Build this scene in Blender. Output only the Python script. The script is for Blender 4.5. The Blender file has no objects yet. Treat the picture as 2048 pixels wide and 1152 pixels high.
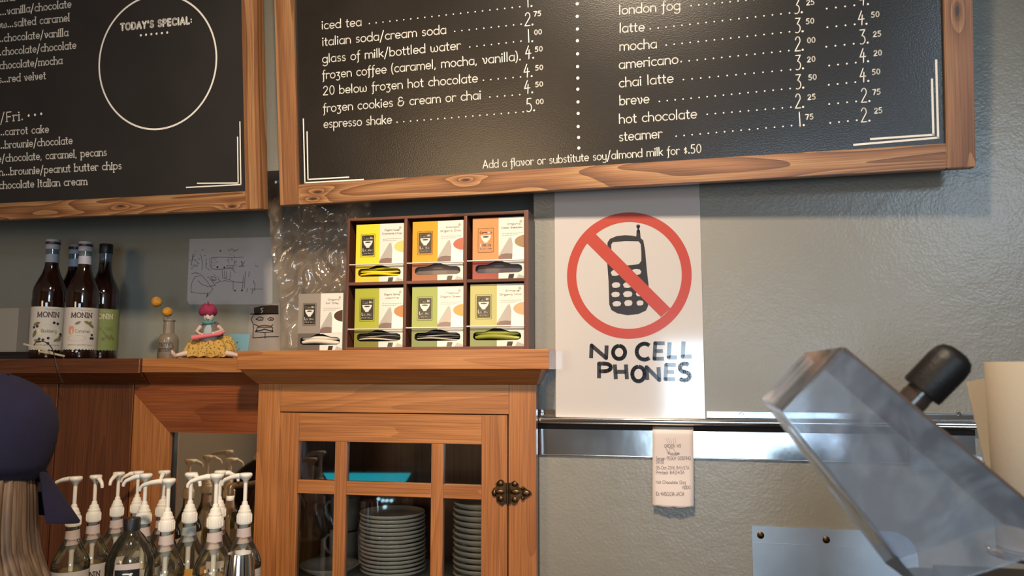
import bpy, bmesh, math, random
from mathutils import Vector, Matrix, noise
from mathutils.geometry import tessellate_polygon
random.seed(7)
PI = math.pi
SC = bpy.context.scene
COL = SC.collection

# ------------------------------------------------------------------ camera
F, DIST, EYE = 1550.0, 1.8, 1.6
yaw, pitch = math.radians(12.4), math.radians(6.2)
CAM = Vector((0, -DIST, EYE))
FW = Vector((-math.sin(yaw)*math.cos(pitch), math.cos(yaw)*math.cos(pitch), math.sin(pitch)))
RT = Vector((math.cos(yaw), math.sin(yaw), 0))
UP = RT.cross(FW)
cd = bpy.data.cameras.new('camera')
cd.sensor_width = 36; cd.lens = F/2048*36; cd.clip_start = 0.02
cd.dof.use_dof = True; cd.dof.focus_distance = 1.85; cd.dof.aperture_fstop = 5.6
cam = bpy.data.objects.new('camera', cd); COL.objects.link(cam)
cam.matrix_world = Matrix(((RT.x, UP.x, -FW.x, CAM.x), (RT.y, UP.y, -FW.y, CAM.y), (RT.z, UP.z, -FW.z, CAM.z), (0, 0, 0, 1)))
SC.camera = cam

# ------------------------------------------------------------------ world, lights, exposure
SC.view_settings.view_transform = 'Standard'; SC.view_settings.look = 'None'
SC.view_settings.gamma = 1; SC.view_settings.use_curve_mapping = False
SC.view_settings.exposure = 0.0
w = bpy.data.worlds.new('world'); SC.world = w; w.use_nodes = True
w.node_tree.nodes['Background'].inputs[0].default_value = (1, .86, .7, 1)
w.node_tree.nodes['Background'].inputs[1].default_value = .02

def area(name, loc, target, sx, sy, power, color, spread=180):
    l = bpy.data.lights.new(name, 'AREA'); l.shape = 'RECTANGLE'; l.size = sx; l.size_y = sy
    l.energy = power; l.color = color; l.spread = math.radians(spread)
    o = bpy.data.objects.new(name, l); COL.objects.link(o); o.location = loc
    o.rotation_euler = (Vector(target)-Vector(loc)).to_track_quat('-Z', 'Y').to_euler()
    return o
WARM = (1, .80, .58); COOL = (.62, .82, 1)
area('pendant_light', (-.22, -1.55, 3.14), (-.52, 0, 1.42), .16, .16, 20.5, WARM, 94)
area('transom_daylight', (2.15, -4.92, 2.85), (-.3, 0, 1.9), 1.3, .5, 56, COOL)
area('window_daylight', (.58, -4.92, 1.33), (.2, 0, 1.5), 1.5, 1.08, 46, COOL)
area('added_warm_glow', (-1.85, -4.92, 1.95), (-.4, 0, 1.9), 1.3, 1.1, 46, (1, .68, .38))  # warm light added behind the camera for the chalkboard's brown glow, no doorway there

# ------------------------------------------------------------------ helpers
def at(px, py, y):
    d = FW + RT*((px-1024)/F) - UP*((py-576)/F)
    return CAM + d*((y+DIST)/d.y)
def deep(px, py, dist):
    return CAM + (FW + RT*((px-1024)/F) - UP*((py-576)/F))*dist
def crop(x0, y0, s):
    return lambda X, Y: (x0+X*s, y0+Y*s)
class Frame:
    """a flat frame: local x along u, y along v, z towards the room"""
    def __init__(s, o, u, v):
        s.o = Vector(o); s.u = Vector(u).normalized(); v = Vector(v); v = v-s.u*v.dot(s.u); s.v = v.normalized(); s.n = s.u.cross(s.v)
        s.m = Matrix(((s.u.x, s.v.x, s.n.x, s.o.x), (s.u.y, s.v.y, s.n.y, s.o.y), (s.u.z, s.v.z, s.n.z, s.o.z), (0, 0, 0, 1)))
    def to(s, p, off=0.0):
        d = FW + RT*((p[0]-1024)/F) - UP*((p[1]-576)/F)
        t = (s.o+s.n*off-CAM).dot(s.n)/d.dot(s.n)
        q = CAM+d*t-s.o
        return (q.dot(s.u), q.dot(s.v))
def wallframe(o, y=None):
    return Frame(o, (1, 0, 0), (0, 0, 1))

class MB:
    def __init__(s): s.v = []; s.f = []; s.mi = []; s.cur = 0
    def add(s, vs, fs):
        n = len(s.v); s.v += [tuple(p) for p in vs]; s.f += [tuple(i+n for i in f) for f in fs]; s.mi += [s.cur]*len(fs); return s
    def box(s, lo, hi, bev=0.0):
        lo, hi = Vector(lo), Vector(hi)
        bm = bmesh.new(); bmesh.ops.create_cube(bm, size=1)
        for v in bm.verts: v.co = Vector([(lo[i]+hi[i])/2 + v.co[i]*(hi[i]-lo[i]) for i in range(3)])
        if bev: bmesh.ops.bevel(bm, geom=bm.edges[:], offset=bev, segments=2, affect='EDGES', profile=.6)
        bm.verts.index_update()
        s.add([v.co for v in bm.verts], [[v.index for v in f.verts] for f in bm.faces]); bm.free(); return s
    def poly(s, pts, z=0.0, th=0.0):
        """flat polygon in local xy (list of (x,y)); th>0 gives thickness downwards"""
        P3 = [Vector((p[0], p[1], z)) for p in pts]
        tr = tessellate_polygon([P3]); n = len(pts)
        if sum(pts[i][0]*pts[(i+1) % n][1]-pts[(i+1) % n][0]*pts[i][1] for i in range(n)) < 0: P3 = P3
        fs = []
        for t in tr:
            a, b, c = [P3[i] for i in t]
            fs.append(t if (b-a).cross(c-a).z > 0 else (t[0], t[2], t[1]))
        if th:
            lo = [Vector((p[0], p[1], z-th)) for p in pts]
            f2 = fs + [tuple(reversed([i+n for i in f])) for f in fs] + [(i, (i+1) % n, (i+1) % n+n, i+n) for i in range(n)]
            return s.add(P3+lo, f2)
        return s.add(P3, fs)
    def holed(s, outer, hole, z, th):
        P3 = [Vector((p[0], p[1], z)) for p in outer]; H3 = [Vector((p[0], p[1], z)) for p in hole]
        tr = tessellate_polygon([P3, H3]); A = P3+H3; n, m = len(P3), len(H3)
        fs = []
        for t in tr:
            a, b, c = [A[i] for i in t]; fs.append(t if (b-a).cross(c-a).z > 0 else (t[0], t[2], t[1]))
        B = [p-Vector((0, 0, th)) for p in A]; k = n+m
        f2 = fs + [tuple(reversed([i+k for i in f])) for f in fs]
        f2 += [(i, (i+1) % n, (i+1) % n+k, i+k) for i in range(n)] + [(n+i, n+(i+1) % m, n+(i+1) % m+k, n+i+k) for i in range(m)]
        return s.add(A+B, f2)
    def disc(s, x, y, z, r, n=12, ry=None):
        ry = ry or r
        return s.add([(x+r*math.cos(2*PI*i/n), y+ry*math.sin(2*PI*i/n), z) for i in range(n)], [tuple(range(n))])
    def ring(s, x, y, z, r1, r2, n=72, th=0, sy=1):
        vs = []; fs = []
        for i in range(n):
            c, q = math.cos(2*PI*i/n), math.sin(2*PI*i/n)*sy
            vs += [(x+r1*c, y+r1*q, z), (x+r2*c, y+r2*q, z)]
            j = (i+1) % n; fs.append((2*i, 2*i+1, 2*j+1, 2*j))
        return s.add(vs, fs)
    def ribbon(s, pts, w, z, cap=True):
        for k in range(len(pts)-1):
            a, b = Vector(pts[k]), Vector(pts[k+1]); d = b-a
            if d.length < 1e-7: continue
            n = Vector((-d.y, d.x)).normalized()*w/2
            q = [a-n, b-n, b+n, a+n]
            s.add([(p.x, p.y, z) for p in q], [(0, 1, 2, 3)])
        inner = pts if cap else pts[1:-1]
        for p in inner: s.disc(p[0], p[1], z, w/2, 8)
        return s
    def lathe(s, prof, c=(0, 0, 0), n=24, axis=None, capb=True):
        """prof: (r, h) list from bottom to top about +z or about a given axis"""
        M = Matrix.Translation(Vector(c))
        if axis is not None: M = M @ Vector((0, 0, 1)).rotation_difference(Vector(axis)).to_matrix().to_4x4()
        vs = []; fs = []
        for r, h in prof:
            for i in range(n): vs.append(M @ Vector((r*math.cos(2*PI*i/n), r*math.sin(2*PI*i/n), h)))
        for k in range(len(prof)-1):
            for i in range(n):
                j = (i+1) % n; fs.append((k*n+i, k*n+j, (k+1)*n+j, (k+1)*n+i))
        if capb: fs.append(tuple(reversed(range(n)))); fs.append(tuple(range((len(prof)-1)*n, len(prof)*n)))
        return s.add(vs, fs)
    def tube(s, pts, r, n=8, cap=True):
        pts = [Vector(p) for p in pts]; rs = r if isinstance(r, (list, tuple)) else [r]*len(pts)
        vs = []; fs = []; ref = None
        for k, p in enumerate(pts):
            d = (pts[min(k+1, len(pts)-1)]-pts[max(k-1, 0)]).normalized()
            if ref is None: ref = d.orthogonal().normalized()
            ref = (ref-d*ref.dot(d)).normalized(); b = d.cross(ref)
            for i in range(n): vs.append(p+(ref*math.cos(2*PI*i/n)+b*math.sin(2*PI*i/n))*rs[k])
        for k in range(len(pts)-1):
            for i in range(n):
                j = (i+1) % n; fs.append((k*n+i, k*n+j, (k+1)*n+j, (k+1)*n+i))
        if cap: fs.append(tuple(reversed(range(n)))); fs.append(tuple(range((len(pts)-1)*n, len(pts)*n)))
        return s.add(vs, fs)
    def ball(s, c, r, n=14, m=9):
        r = Vector(r) if isinstance(r, (tuple, list, Vector)) else Vector((r, r, r))
        vs = [(c[0], c[1], c[2]-r.z)]; fs = []
        for k in range(1, m):
            a = -PI/2+PI*k/m
            for i in range(n): vs.append((c[0]+r.x*math.cos(a)*math.cos(2*PI*i/n), c[1]+r.y*math.cos(a)*math.sin(2*PI*i/n), c[2]+r.z*math.sin(a)))
        vs.append((c[0], c[1], c[2]+r.z)); t = len(vs)-1
        for i in range(n):
            j = (i+1) % n; fs.append((0, 1+j, 1+i)); fs.append((t, 1+(m-2)*n+i, 1+(m-2)*n+j))
            for k in range(m-2): fs.append((1+k*n+i, 1+k*n+j, 1+(k+1)*n+j, 1+(k+1)*n+i))
        return s.add(vs, fs)
    def build(s, name, mat, parent=None, smooth=0, matrix=None):
        me = bpy.data.meshes.new(name); me.from_pydata(s.v, [], s.f)
        for m in (mat if isinstance(mat, (list, tuple)) else [mat]): me.materials.append(m)
        if isinstance(mat, (list, tuple)):
            for p, i in zip(me.polygons, s.mi): p.material_index = i
        if smooth:
            me.shade_smooth(); me.set_sharp_from_angle(angle=math.radians(smooth))
        me.update()
        o = bpy.data.objects.new(name, me); COL.objects.link(o)
        if parent: o.parent = parent
        if matrix is not None: o.matrix_world = matrix
        return o
def tag(o, label=None, cat=None, group=None, kind=None):
    if label: o['label'] = label
    if cat: o['category'] = cat
    if group: o['group'] = group
    if kind: o['kind'] = kind
    return o
def empty(name, loc=(0, 0, 0), matrix=None):
    o = bpy.data.objects.new(name, None); COL.objects.link(o); o.empty_display_size = .05
    o.location = loc
    if matrix is not None: o.matrix_world = matrix
    return o
def arc(cx, cy, rx, ry, a0, a1, n=10):
    return [(cx+rx*math.cos(math.radians(a0+(a1-a0)*i/n)), cy+ry*math.sin(math.radians(a0+(a1-a0)*i/n))) for i in range(n+1)]
def rrect(x0, y0, x1, y1, r, n=5):
    return arc(x1-r, y1-r, r, r, 0, 90, n)+arc(x0+r, y1-r, r, r, 90, 180, n)+arc(x0+r, y0+r, r, r, 180, 270, n)+arc(x1-r, y0+r, r, r, 270, 360, n)

# ------------------------------------------------------------------ materials
def nmat(name):
    m = bpy.data.materials.new(name); m.use_nodes = True
    return m, m.node_tree.nodes, m.node_tree.links, m.node_tree.nodes['Principled BSDF']
def col(c): return (c[0], c[1], c[2], 1)
def srgb(r, g, b):
    f = lambda c: (c/255/12.92) if c/255 <= .04045 else ((c/255+.055)/1.055)**2.4
    return (f(r), f(g), f(b))
def plain(name, c, rough=.5, metal=0.0, coat=0.0, bump=0.0, bscale=200, vary=0.0, vscale=8, emit=None, es=0, sheen=0):
    m, N, L, b = nmat(name)
    b.inputs['Base Color'].default_value = col(c); b.inputs['Roughness'].default_value = rough; b.inputs['Metallic'].default_value = metal
    b.inputs['Coat Weight'].default_value = coat; b.inputs['Coat Roughness'].default_value = .08
    b.inputs['Sheen Weight'].default_value = sheen
    if emit: b.inputs['Emission Color'].default_value = col(emit); b.inputs['Emission Strength'].default_value = es
    if bump or vary:
        tc = N.new('ShaderNodeTexCoord')
    if bump:
        n = N.new('ShaderNodeTexNoise'); n.inputs['Scale'].default_value = bscale; n.inputs['Detail'].default_value = 2
        L.new(tc.outputs['Object'], n.inputs['Vector'])
        bp = N.new('ShaderNodeBump'); bp.inputs['Strength'].default_value = bump; bp.inputs['Distance'].default_value = .002
        L.new(n.outputs['Fac'], bp.inputs['Height']); L.new(bp.outputs['Normal'], b.inputs['Normal'])
    if vary:
        n = N.new('ShaderNodeTexNoise'); n.inputs['Scale'].default_value = vscale; n.inputs['Detail'].default_value = 4
        L.new(tc.outputs['Object'], n.inputs['Vector'])
        r = N.new('ShaderNodeValToRGB'); r.color_ramp.elements[0].position = .3; r.color_ramp.elements[1].position = .7
        r.color_ramp.elements[0].color = col([x*(1-vary) for x in c]); r.color_ramp.elements[1].color = col([min(1, x*(1+vary)) for x in c])
        L.new(n.outputs['Fac'], r.inputs['Fac']); L.new(r.outputs['Color'], b.inputs['Base Color'])
    return m
def wood(name, cols, axis=0, rings=9, stretch=.9, across=7, knots=0.0, fibre=.35, rough=.42, coat=.15, bump=.15, contrast=1.0):
    """contour-line timber: cols = dark, mid, light; the grain runs along the local axis"""
    m, N, L, b = nmat(name)
    tc = N.new('ShaderNodeTexCoord'); oi = N.new('ShaderNodeObjectInfo')
    rv = N.new('ShaderNodeVectorMath'); rv.operation = 'SCALE'; rv.inputs[0].default_value = (13.1, 7.7, 5.3); L.new(oi.outputs['Random'], rv.inputs['Scale'])
    ad = N.new('ShaderNodeVectorMath'); ad.operation = 'ADD'; L.new(tc.outputs['Object'], ad.inputs[0]); L.new(rv.outputs[0], ad.inputs[1])
    def scaled(al, ac):
        mp = N.new('ShaderNodeMapping'); sc = [ac]*3; sc[axis] = al; mp.inputs['Scale'].default_value = sc; L.new(ad.outputs[0], mp.inputs['Vector']); return mp
    def mth(op, a, c=None, v=None):
        n = N.new('ShaderNodeMath'); n.operation = op
        if hasattr(a, 'links'): L.new(a, n.inputs[0])
        else: n.inputs[0].default_value = a
        if c is not None: L.new(c, n.inputs[1])
        elif v is not None: n.inputs[1].default_value = v
        return n.outputs[0]
    n1 = N.new('ShaderNodeTexNoise'); n1.inputs['Scale'].default_value = 1; n1.inputs['Detail'].default_value = 1.5; n1.inputs['Distortion'].default_value = .3
    L.new(scaled(stretch, across).outputs[0], n1.inputs['Vector'])
    v = mth('MULTIPLY', n1.outputs['Fac'], v=rings)
    if knots:
        vo = N.new('ShaderNodeTexVoronoi'); vo.inputs['Scale'].default_value = 1; vo.inputs['Randomness'].default_value = 1; vo.voronoi_dimensions = '2D'
        L.new(scaled(knots, knots*3.2).outputs[0], vo.inputs['Vector'])
        kd = mth('MULTIPLY', vo.outputs['Distance'], v=-13.0); ke = mth('EXPONENT', kd); kv = mth('MULTIPLY', ke, v=3.2); v = mth('ADD', v, kv)
    fr = mth('FRACT', v)
    n2 = N.new('ShaderNodeTexNoise'); n2.inputs['Scale'].default_value = 1; n2.inputs['Detail'].default_value = 3
    L.new(scaled(6, 420).outputs[0], n2.inputs['Vector'])
    n3 = N.new('ShaderNodeTexNoise'); n3.inputs['Scale'].default_value = 1; n3.inputs['Detail'].default_value = 2
    L.new(scaled(2, 14).outputs[0], n3.inputs['Vector'])
    rp = N.new('ShaderNodeValToRGB'); e = rp.color_ramp.elements
    mid = Vector(cols[1])
    dk = mid.lerp(Vector(cols[0]), contrast); lt = mid.lerp(Vector(cols[2]), contrast)
    e[0].position = 0; e[0].color = col(lt); e[1].position = 1; e[1].color = col(dk)
    x = e.new(.55); x.color = col(mid); x = e.new(.97); x.color = col(dk)
    L.new(fr, rp.inputs['Fac'])
    mx = N.new('ShaderNodeMixRGB'); mx.blend_type = 'MULTIPLY'; mx.inputs['Fac'].default_value = fibre
    r2 = N.new('ShaderNodeValToRGB'); r2.color_ramp.elements[0].position = .35; r2.color_ramp.elements[1].position = .62
    r2.color_ramp.elements[0].color = (.3, .22, .18, 1); r2.color_ramp.elements[1].color = (1, 1, 1, 1)
    L.new(n2.outputs['Fac'], r2.inputs['Fac']); L.new(rp.outputs['Color'], mx.inputs['Color1']); L.new(r2.outputs['Color'], mx.inputs['Color2'])
    m3 = N.new('ShaderNodeMixRGB'); m3.blend_type = 'MULTIPLY'; m3.inputs['Fac'].default_value = .36
    r3 = N.new('ShaderNodeValToRGB'); r3.color_ramp.elements[0].position = .3; r3.color_ramp.elements[1].position = .6
    r3.color_ramp.elements[0].color = (.6, .5, .42, 1); r3.color_ramp.elements[1].color = (1, 1, 1, 1)
    L.new(n3.outputs['Fac'], r3.inputs['Fac']); L.new(mx.outputs['Color'], m3.inputs['Color1']); L.new(r3.outputs['Color'], m3.inputs['Color2'])
    out = m3.outputs['Color']
    if knots:
        mk = N.new('ShaderNodeMixRGB'); rk = N.new('ShaderNodeValToRGB'); rk.color_ramp.elements[0].position = .02; rk.color_ramp.elements[1].position = .05
        rk.color_ramp.elements[0].color = (1, 1, 1, 1); rk.color_ramp.elements[1].color = (0, 0, 0, 1)
        L.new(vo.outputs['Distance'], rk.inputs['Fac']); L.new(rk.outputs['Color'], mk.inputs['Fac']); L.new(out, mk.inputs['Color1'])
        mk.inputs['Color2'].default_value = col([c*.35 for c in cols[0]]); out = mk.outputs['Color']
    L.new(out, b.inputs['Base Color'])
    b.inputs['Roughness'].default_value = rough; b.inputs['Coat Weight'].default_value = coat; b.inputs['Coat Roughness'].default_value = .25
    bp = N.new('ShaderNodeBump'); bp.inputs['Strength'].default_value = bump; bp.inputs['Distance'].default_value = .001
    L.new(n2.outputs['Fac'], bp.inputs['Height']); L.new(bp.outputs['Normal'], b.inputs['Normal'])
    return m
def clear(name, tint=(1, 1, 1), refl=.9, rough=.02, milk=0.0, milkc=(.8, .8, .8), bump=0.0, bscale=60, stain_haze=0.0, floor=0.0, cap=1.0):
    """thin clear sheet: see-through plus a fresnel gloss, with optional milky scatter"""
    m, N, L, b = nmat(name); N.remove(b)
    out = N['Material Output']; tr = N.new('ShaderNodeBsdfTransparent'); tr.inputs[0].default_value = col(tint)
    gl = N.new('ShaderNodeBsdfGlossy'); gl.inputs['Roughness'].default_value = rough; gl.inputs[0].default_value = (refl, refl, refl, 1)
    lw = N.new('ShaderNodeFresnel'); lw.inputs[0].default_value = 1.5
    mx = N.new('ShaderNodeMixShader'); a = N.new('ShaderNodeMath'); a.operation = 'ADD'; a.inputs[1].default_value = floor; a.use_clamp = True
    mc_ = N.new('ShaderNodeMath'); mc_.operation = 'MINIMUM'; mc_.inputs[1].default_value = cap
    L.new(lw.outputs[0], a.inputs[0]); L.new(a.outputs[0], mc_.inputs[0]); L.new(mc_.outputs[0], mx.inputs[0])
    df = N.new('ShaderNodeBsdfDiffuse'); df.inputs[0].default_value = col(milkc); m2 = N.new('ShaderNodeMixShader'); m2.inputs[0].default_value = milk
    L.new(tr.outputs[0], m2.inputs[1]); L.new(df.outputs[0], m2.inputs[2]); L.new(m2.outputs[0], mx.inputs[1]); L.new(gl.outputs[0], mx.inputs[2]); L.new(mx.outputs[0], out.inputs[0])
    tc = N.new('ShaderNodeTexCoord')
    if stain_haze:
        n = N.new('ShaderNodeTexNoise'); n.inputs['Scale'].default_value = 14; n.inputs['Detail'].default_value = 6; n.inputs['Distortion'].default_value = 1.5; L.new(tc.outputs['Object'], n.inputs['Vector'])
        r = N.new('ShaderNodeMapRange'); r.inputs[1].default_value = .42; r.inputs[2].default_value = .75; r.inputs[3].default_value = milk; r.inputs[4].default_value = stain_haze
        L.new(n.outputs['Fac'], r.inputs[0]); L.new(r.outputs[0], m2.inputs[0])
    if bump:
        n = N.new('ShaderNodeTexNoise'); n.inputs['Scale'].default_value = bscale; n.inputs['Detail'].default_value = 3; n.inputs['Distortion'].default_value = 1; L.new(tc.outputs['Object'], n.inputs['Vector'])
        bp = N.new('ShaderNodeBump'); bp.inputs['Strength'].default_value = bump; bp.inputs['Distance'].default_value = .01
        L.new(n.outputs['Fac'], bp.inputs['Height']); L.new(bp.outputs['Normal'], gl.inputs['Normal']); L.new(bp.outputs['Normal'], lw.inputs['Normal'])
    return m
def wallpaint(name, c, rough=.38, spots=True):
    m, N, L, b = nmat(name)
    tc = N.new('ShaderNodeTexCoord')
    def noi(s, d=3):
        n = N.new('ShaderNodeTexNoise'); n.inputs['Scale'].default_value = s; n.inputs['Detail'].default_value = d; L.new(tc.outputs['Object'], n.inputs['Vector']); return n
    a = noi(2.5, 5); r = N.new('ShaderNodeValToRGB'); r.color_ramp.elements[0].position = .3; r.color_ramp.elements[1].position = .7
    r.color_ramp.elements[0].color = col([x*.9 for x in c]); r.color_ramp.elements[1].color = col([x*1.08 for x in c]); L.new(a.outputs['Fac'], r.inputs['Fac'])
    L.new(r.outputs['Color'], b.inputs['Base Color'])
    b.inputs['Roughness'].default_value = rough; b.inputs['Coat Weight'].default_value = .6; b.inputs['Coat Roughness'].default_value = .25
    f = noi(150, 2); g = noi(26, 2); ma = N.new('ShaderNodeMath'); ma.operation = 'MULTIPLY_ADD'; L.new(g.outputs['Fac'], ma.inputs[0]); ma.inputs[1].default_value = 1.6; L.new(f.outputs['Fac'], ma.inputs[2])
    bp = N.new('ShaderNodeBump'); bp.inputs['Strength'].default_value = .35; bp.inputs['Distance'].default_value = .0016
    L.new(ma.outputs[0], bp.inputs['Height']); L.new(bp.outputs['Normal'], b.inputs['Normal'])
    if hasattr(b.inputs, 'keys') and 'Coat Normal' in b.inputs.keys(): L.new(bp.outputs['Normal'], b.inputs['Coat Normal'])
    return m

PINE = [(.15, .058, .022), (.33, .145, .058), (.52, .29, .125)]
OAK = [(.25, .085, .022), (.40, .150, .043), (.52, .225, .072)]
DARKW = [(.07, .020, .007), (.12, .036, .012), (.16, .052, .018)]
M = {}
for i, ax in enumerate('xyz'):
    M['pine_'+ax] = wood('stained_pine_'+ax, PINE, i, rings=(15 if ax == 'x' else 11), stretch=(1.1 if ax == 'x' else .5), across=13, knots=(3.2 if ax == 'x' else 2.2), fibre=.5, rough=.5, contrast=(.8 if ax == 'x' else .55))
    M['oak_'+ax] = wood('orange_oak_'+ax, OAK, i, rings=13, stretch=.6, across=9, fibre=.48, rough=.36, coat=.3, contrast=.38)
    M['red_'+ax] = wood('reddish_oak_'+ax, [(.17, .040, .011), (.25, .066, .018), (.32, .095, .028)], i, rings=12, stretch=.6, across=9, fibre=.55, rough=.34, coat=.3, contrast=.4)
    M['dark_'+ax] = wood('dark_shelf_wood_'+ax, DARKW, i, rings=12, stretch=.6, across=9, fibre=.55, rough=.25, coat=.5, contrast=.45)
    M['rack_'+ax] = wood('rack_mahogany_'+ax, [(.07, .024, .015), (.13, .045, .028), (.19, .07, .042)], i, rings=5, fibre=.4, rough=.4, contrast=.8)
M['wall'] = wallpaint('sage_wall_paint', srgb(130, 127, 118))
M['niche'] = wallpaint('niche_wall_paint', srgb(142, 142, 132), .5)
M['chalk'] = plain('chalkboard_black', (.016, .0135, .012), rough=.25, bump=.12, bscale=300, vary=.25, vscale=5)
M['chalk2'] = plain('chalkboard_matt', (.014, .012, .0125), rough=.6, vary=.2, vscale=5)
M['letter'] = plain('white_lettering', (.84, .80, .73), rough=.5)
M['white'] = plain('white_plastic', (.78, .73, .64), rough=.35)
M['poster'] = plain('laminated_poster', (.54, .50, .485), rough=.25, coat=1.0, bump=.12, bscale=45)
M['red'] = plain('poster_red', (.44, .050, .032), rough=.3, coat=1.0, bump=.12, bscale=45)
M['ink'] = plain('poster_ink', (.018, .016, .02), rough=.3, coat=1.0, bump=.12, bscale=45)
M['steel'] = plain('brushed_steel', (.62, .63, .64), rough=.15, metal=1, bump=.12, bscale=25)
M['chrome'] = plain('chrome', (.75, .75, .76), rough=.12, metal=1)
M['plate_metal'] = plain('galvanised_plate', (.46, .49, .53), rough=.42, metal=1, bump=.06, bscale=20, vary=.12)
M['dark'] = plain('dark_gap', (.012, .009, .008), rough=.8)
M['barsteel'] = plain('dull_steel_wire', (.85, .80, .72), rough=.45, metal=.6)
M['paper'] = plain('paper', (.62, .60, .57), rough=.8, vary=.04)
M['receipt'] = plain('receipt_paper', (.66, .57, .54), rough=.6, vary=.03)
M['rink'] = plain('receipt_ink', (.26, .21, .21), rough=.8)
M['bronze'] = plain('aged_bronze', (.09, .055, .028), rough=.38, metal=1, bump=.3, bscale=90, vary=.4, vscale=60)
M['china'] = plain('cream_china', (.84, .75, .59), rough=.18, coat=.4)
M['black'] = plain('black_plastic', (.012, .011, .012), rough=.4)
M['rubber'] = plain('black_rubber', (.006, .005, .0055), rough=.5, bump=.2, bscale=300)
M['pane'] = clear('cabinet_glass', (.93, .93, .92), floor=.03)
M['glass'] = clear('bottle_glass', (.96, .95, .90), floor=.02, milk=.02, milkc=(.7, .66, .5))
M['amber'] = clear('amber_syrup', (.62, .40, .14), milk=.25, milkc=(.45, .26, .06))
M['pale'] = clear('pale_syrup', (.90, .82, .55), milk=.22, milkc=(.62, .50, .26))
M['mirror'] = plain('mirror', (.80, .68, .52), rough=.04, metal=1)
M['floorm'] = plain('floor_tiles_brown', (.10, .065, .045), rough=.5, vary=.3)
M['room'] = plain('back_room_paint', (.44, .35, .26), rough=.8)
M['ceil'] = plain('ceiling_paint', (.42, .36, .29), rough=.9)

for k_ in ('poster', 'red', 'ink'): M[k_].node_tree.nodes['Principled BSDF'].inputs['Coat IOR'].default_value = 1.8
M['chalk'].node_tree.nodes['Principled BSDF'].inputs['Specular IOR Level'].default_value = .65
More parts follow.
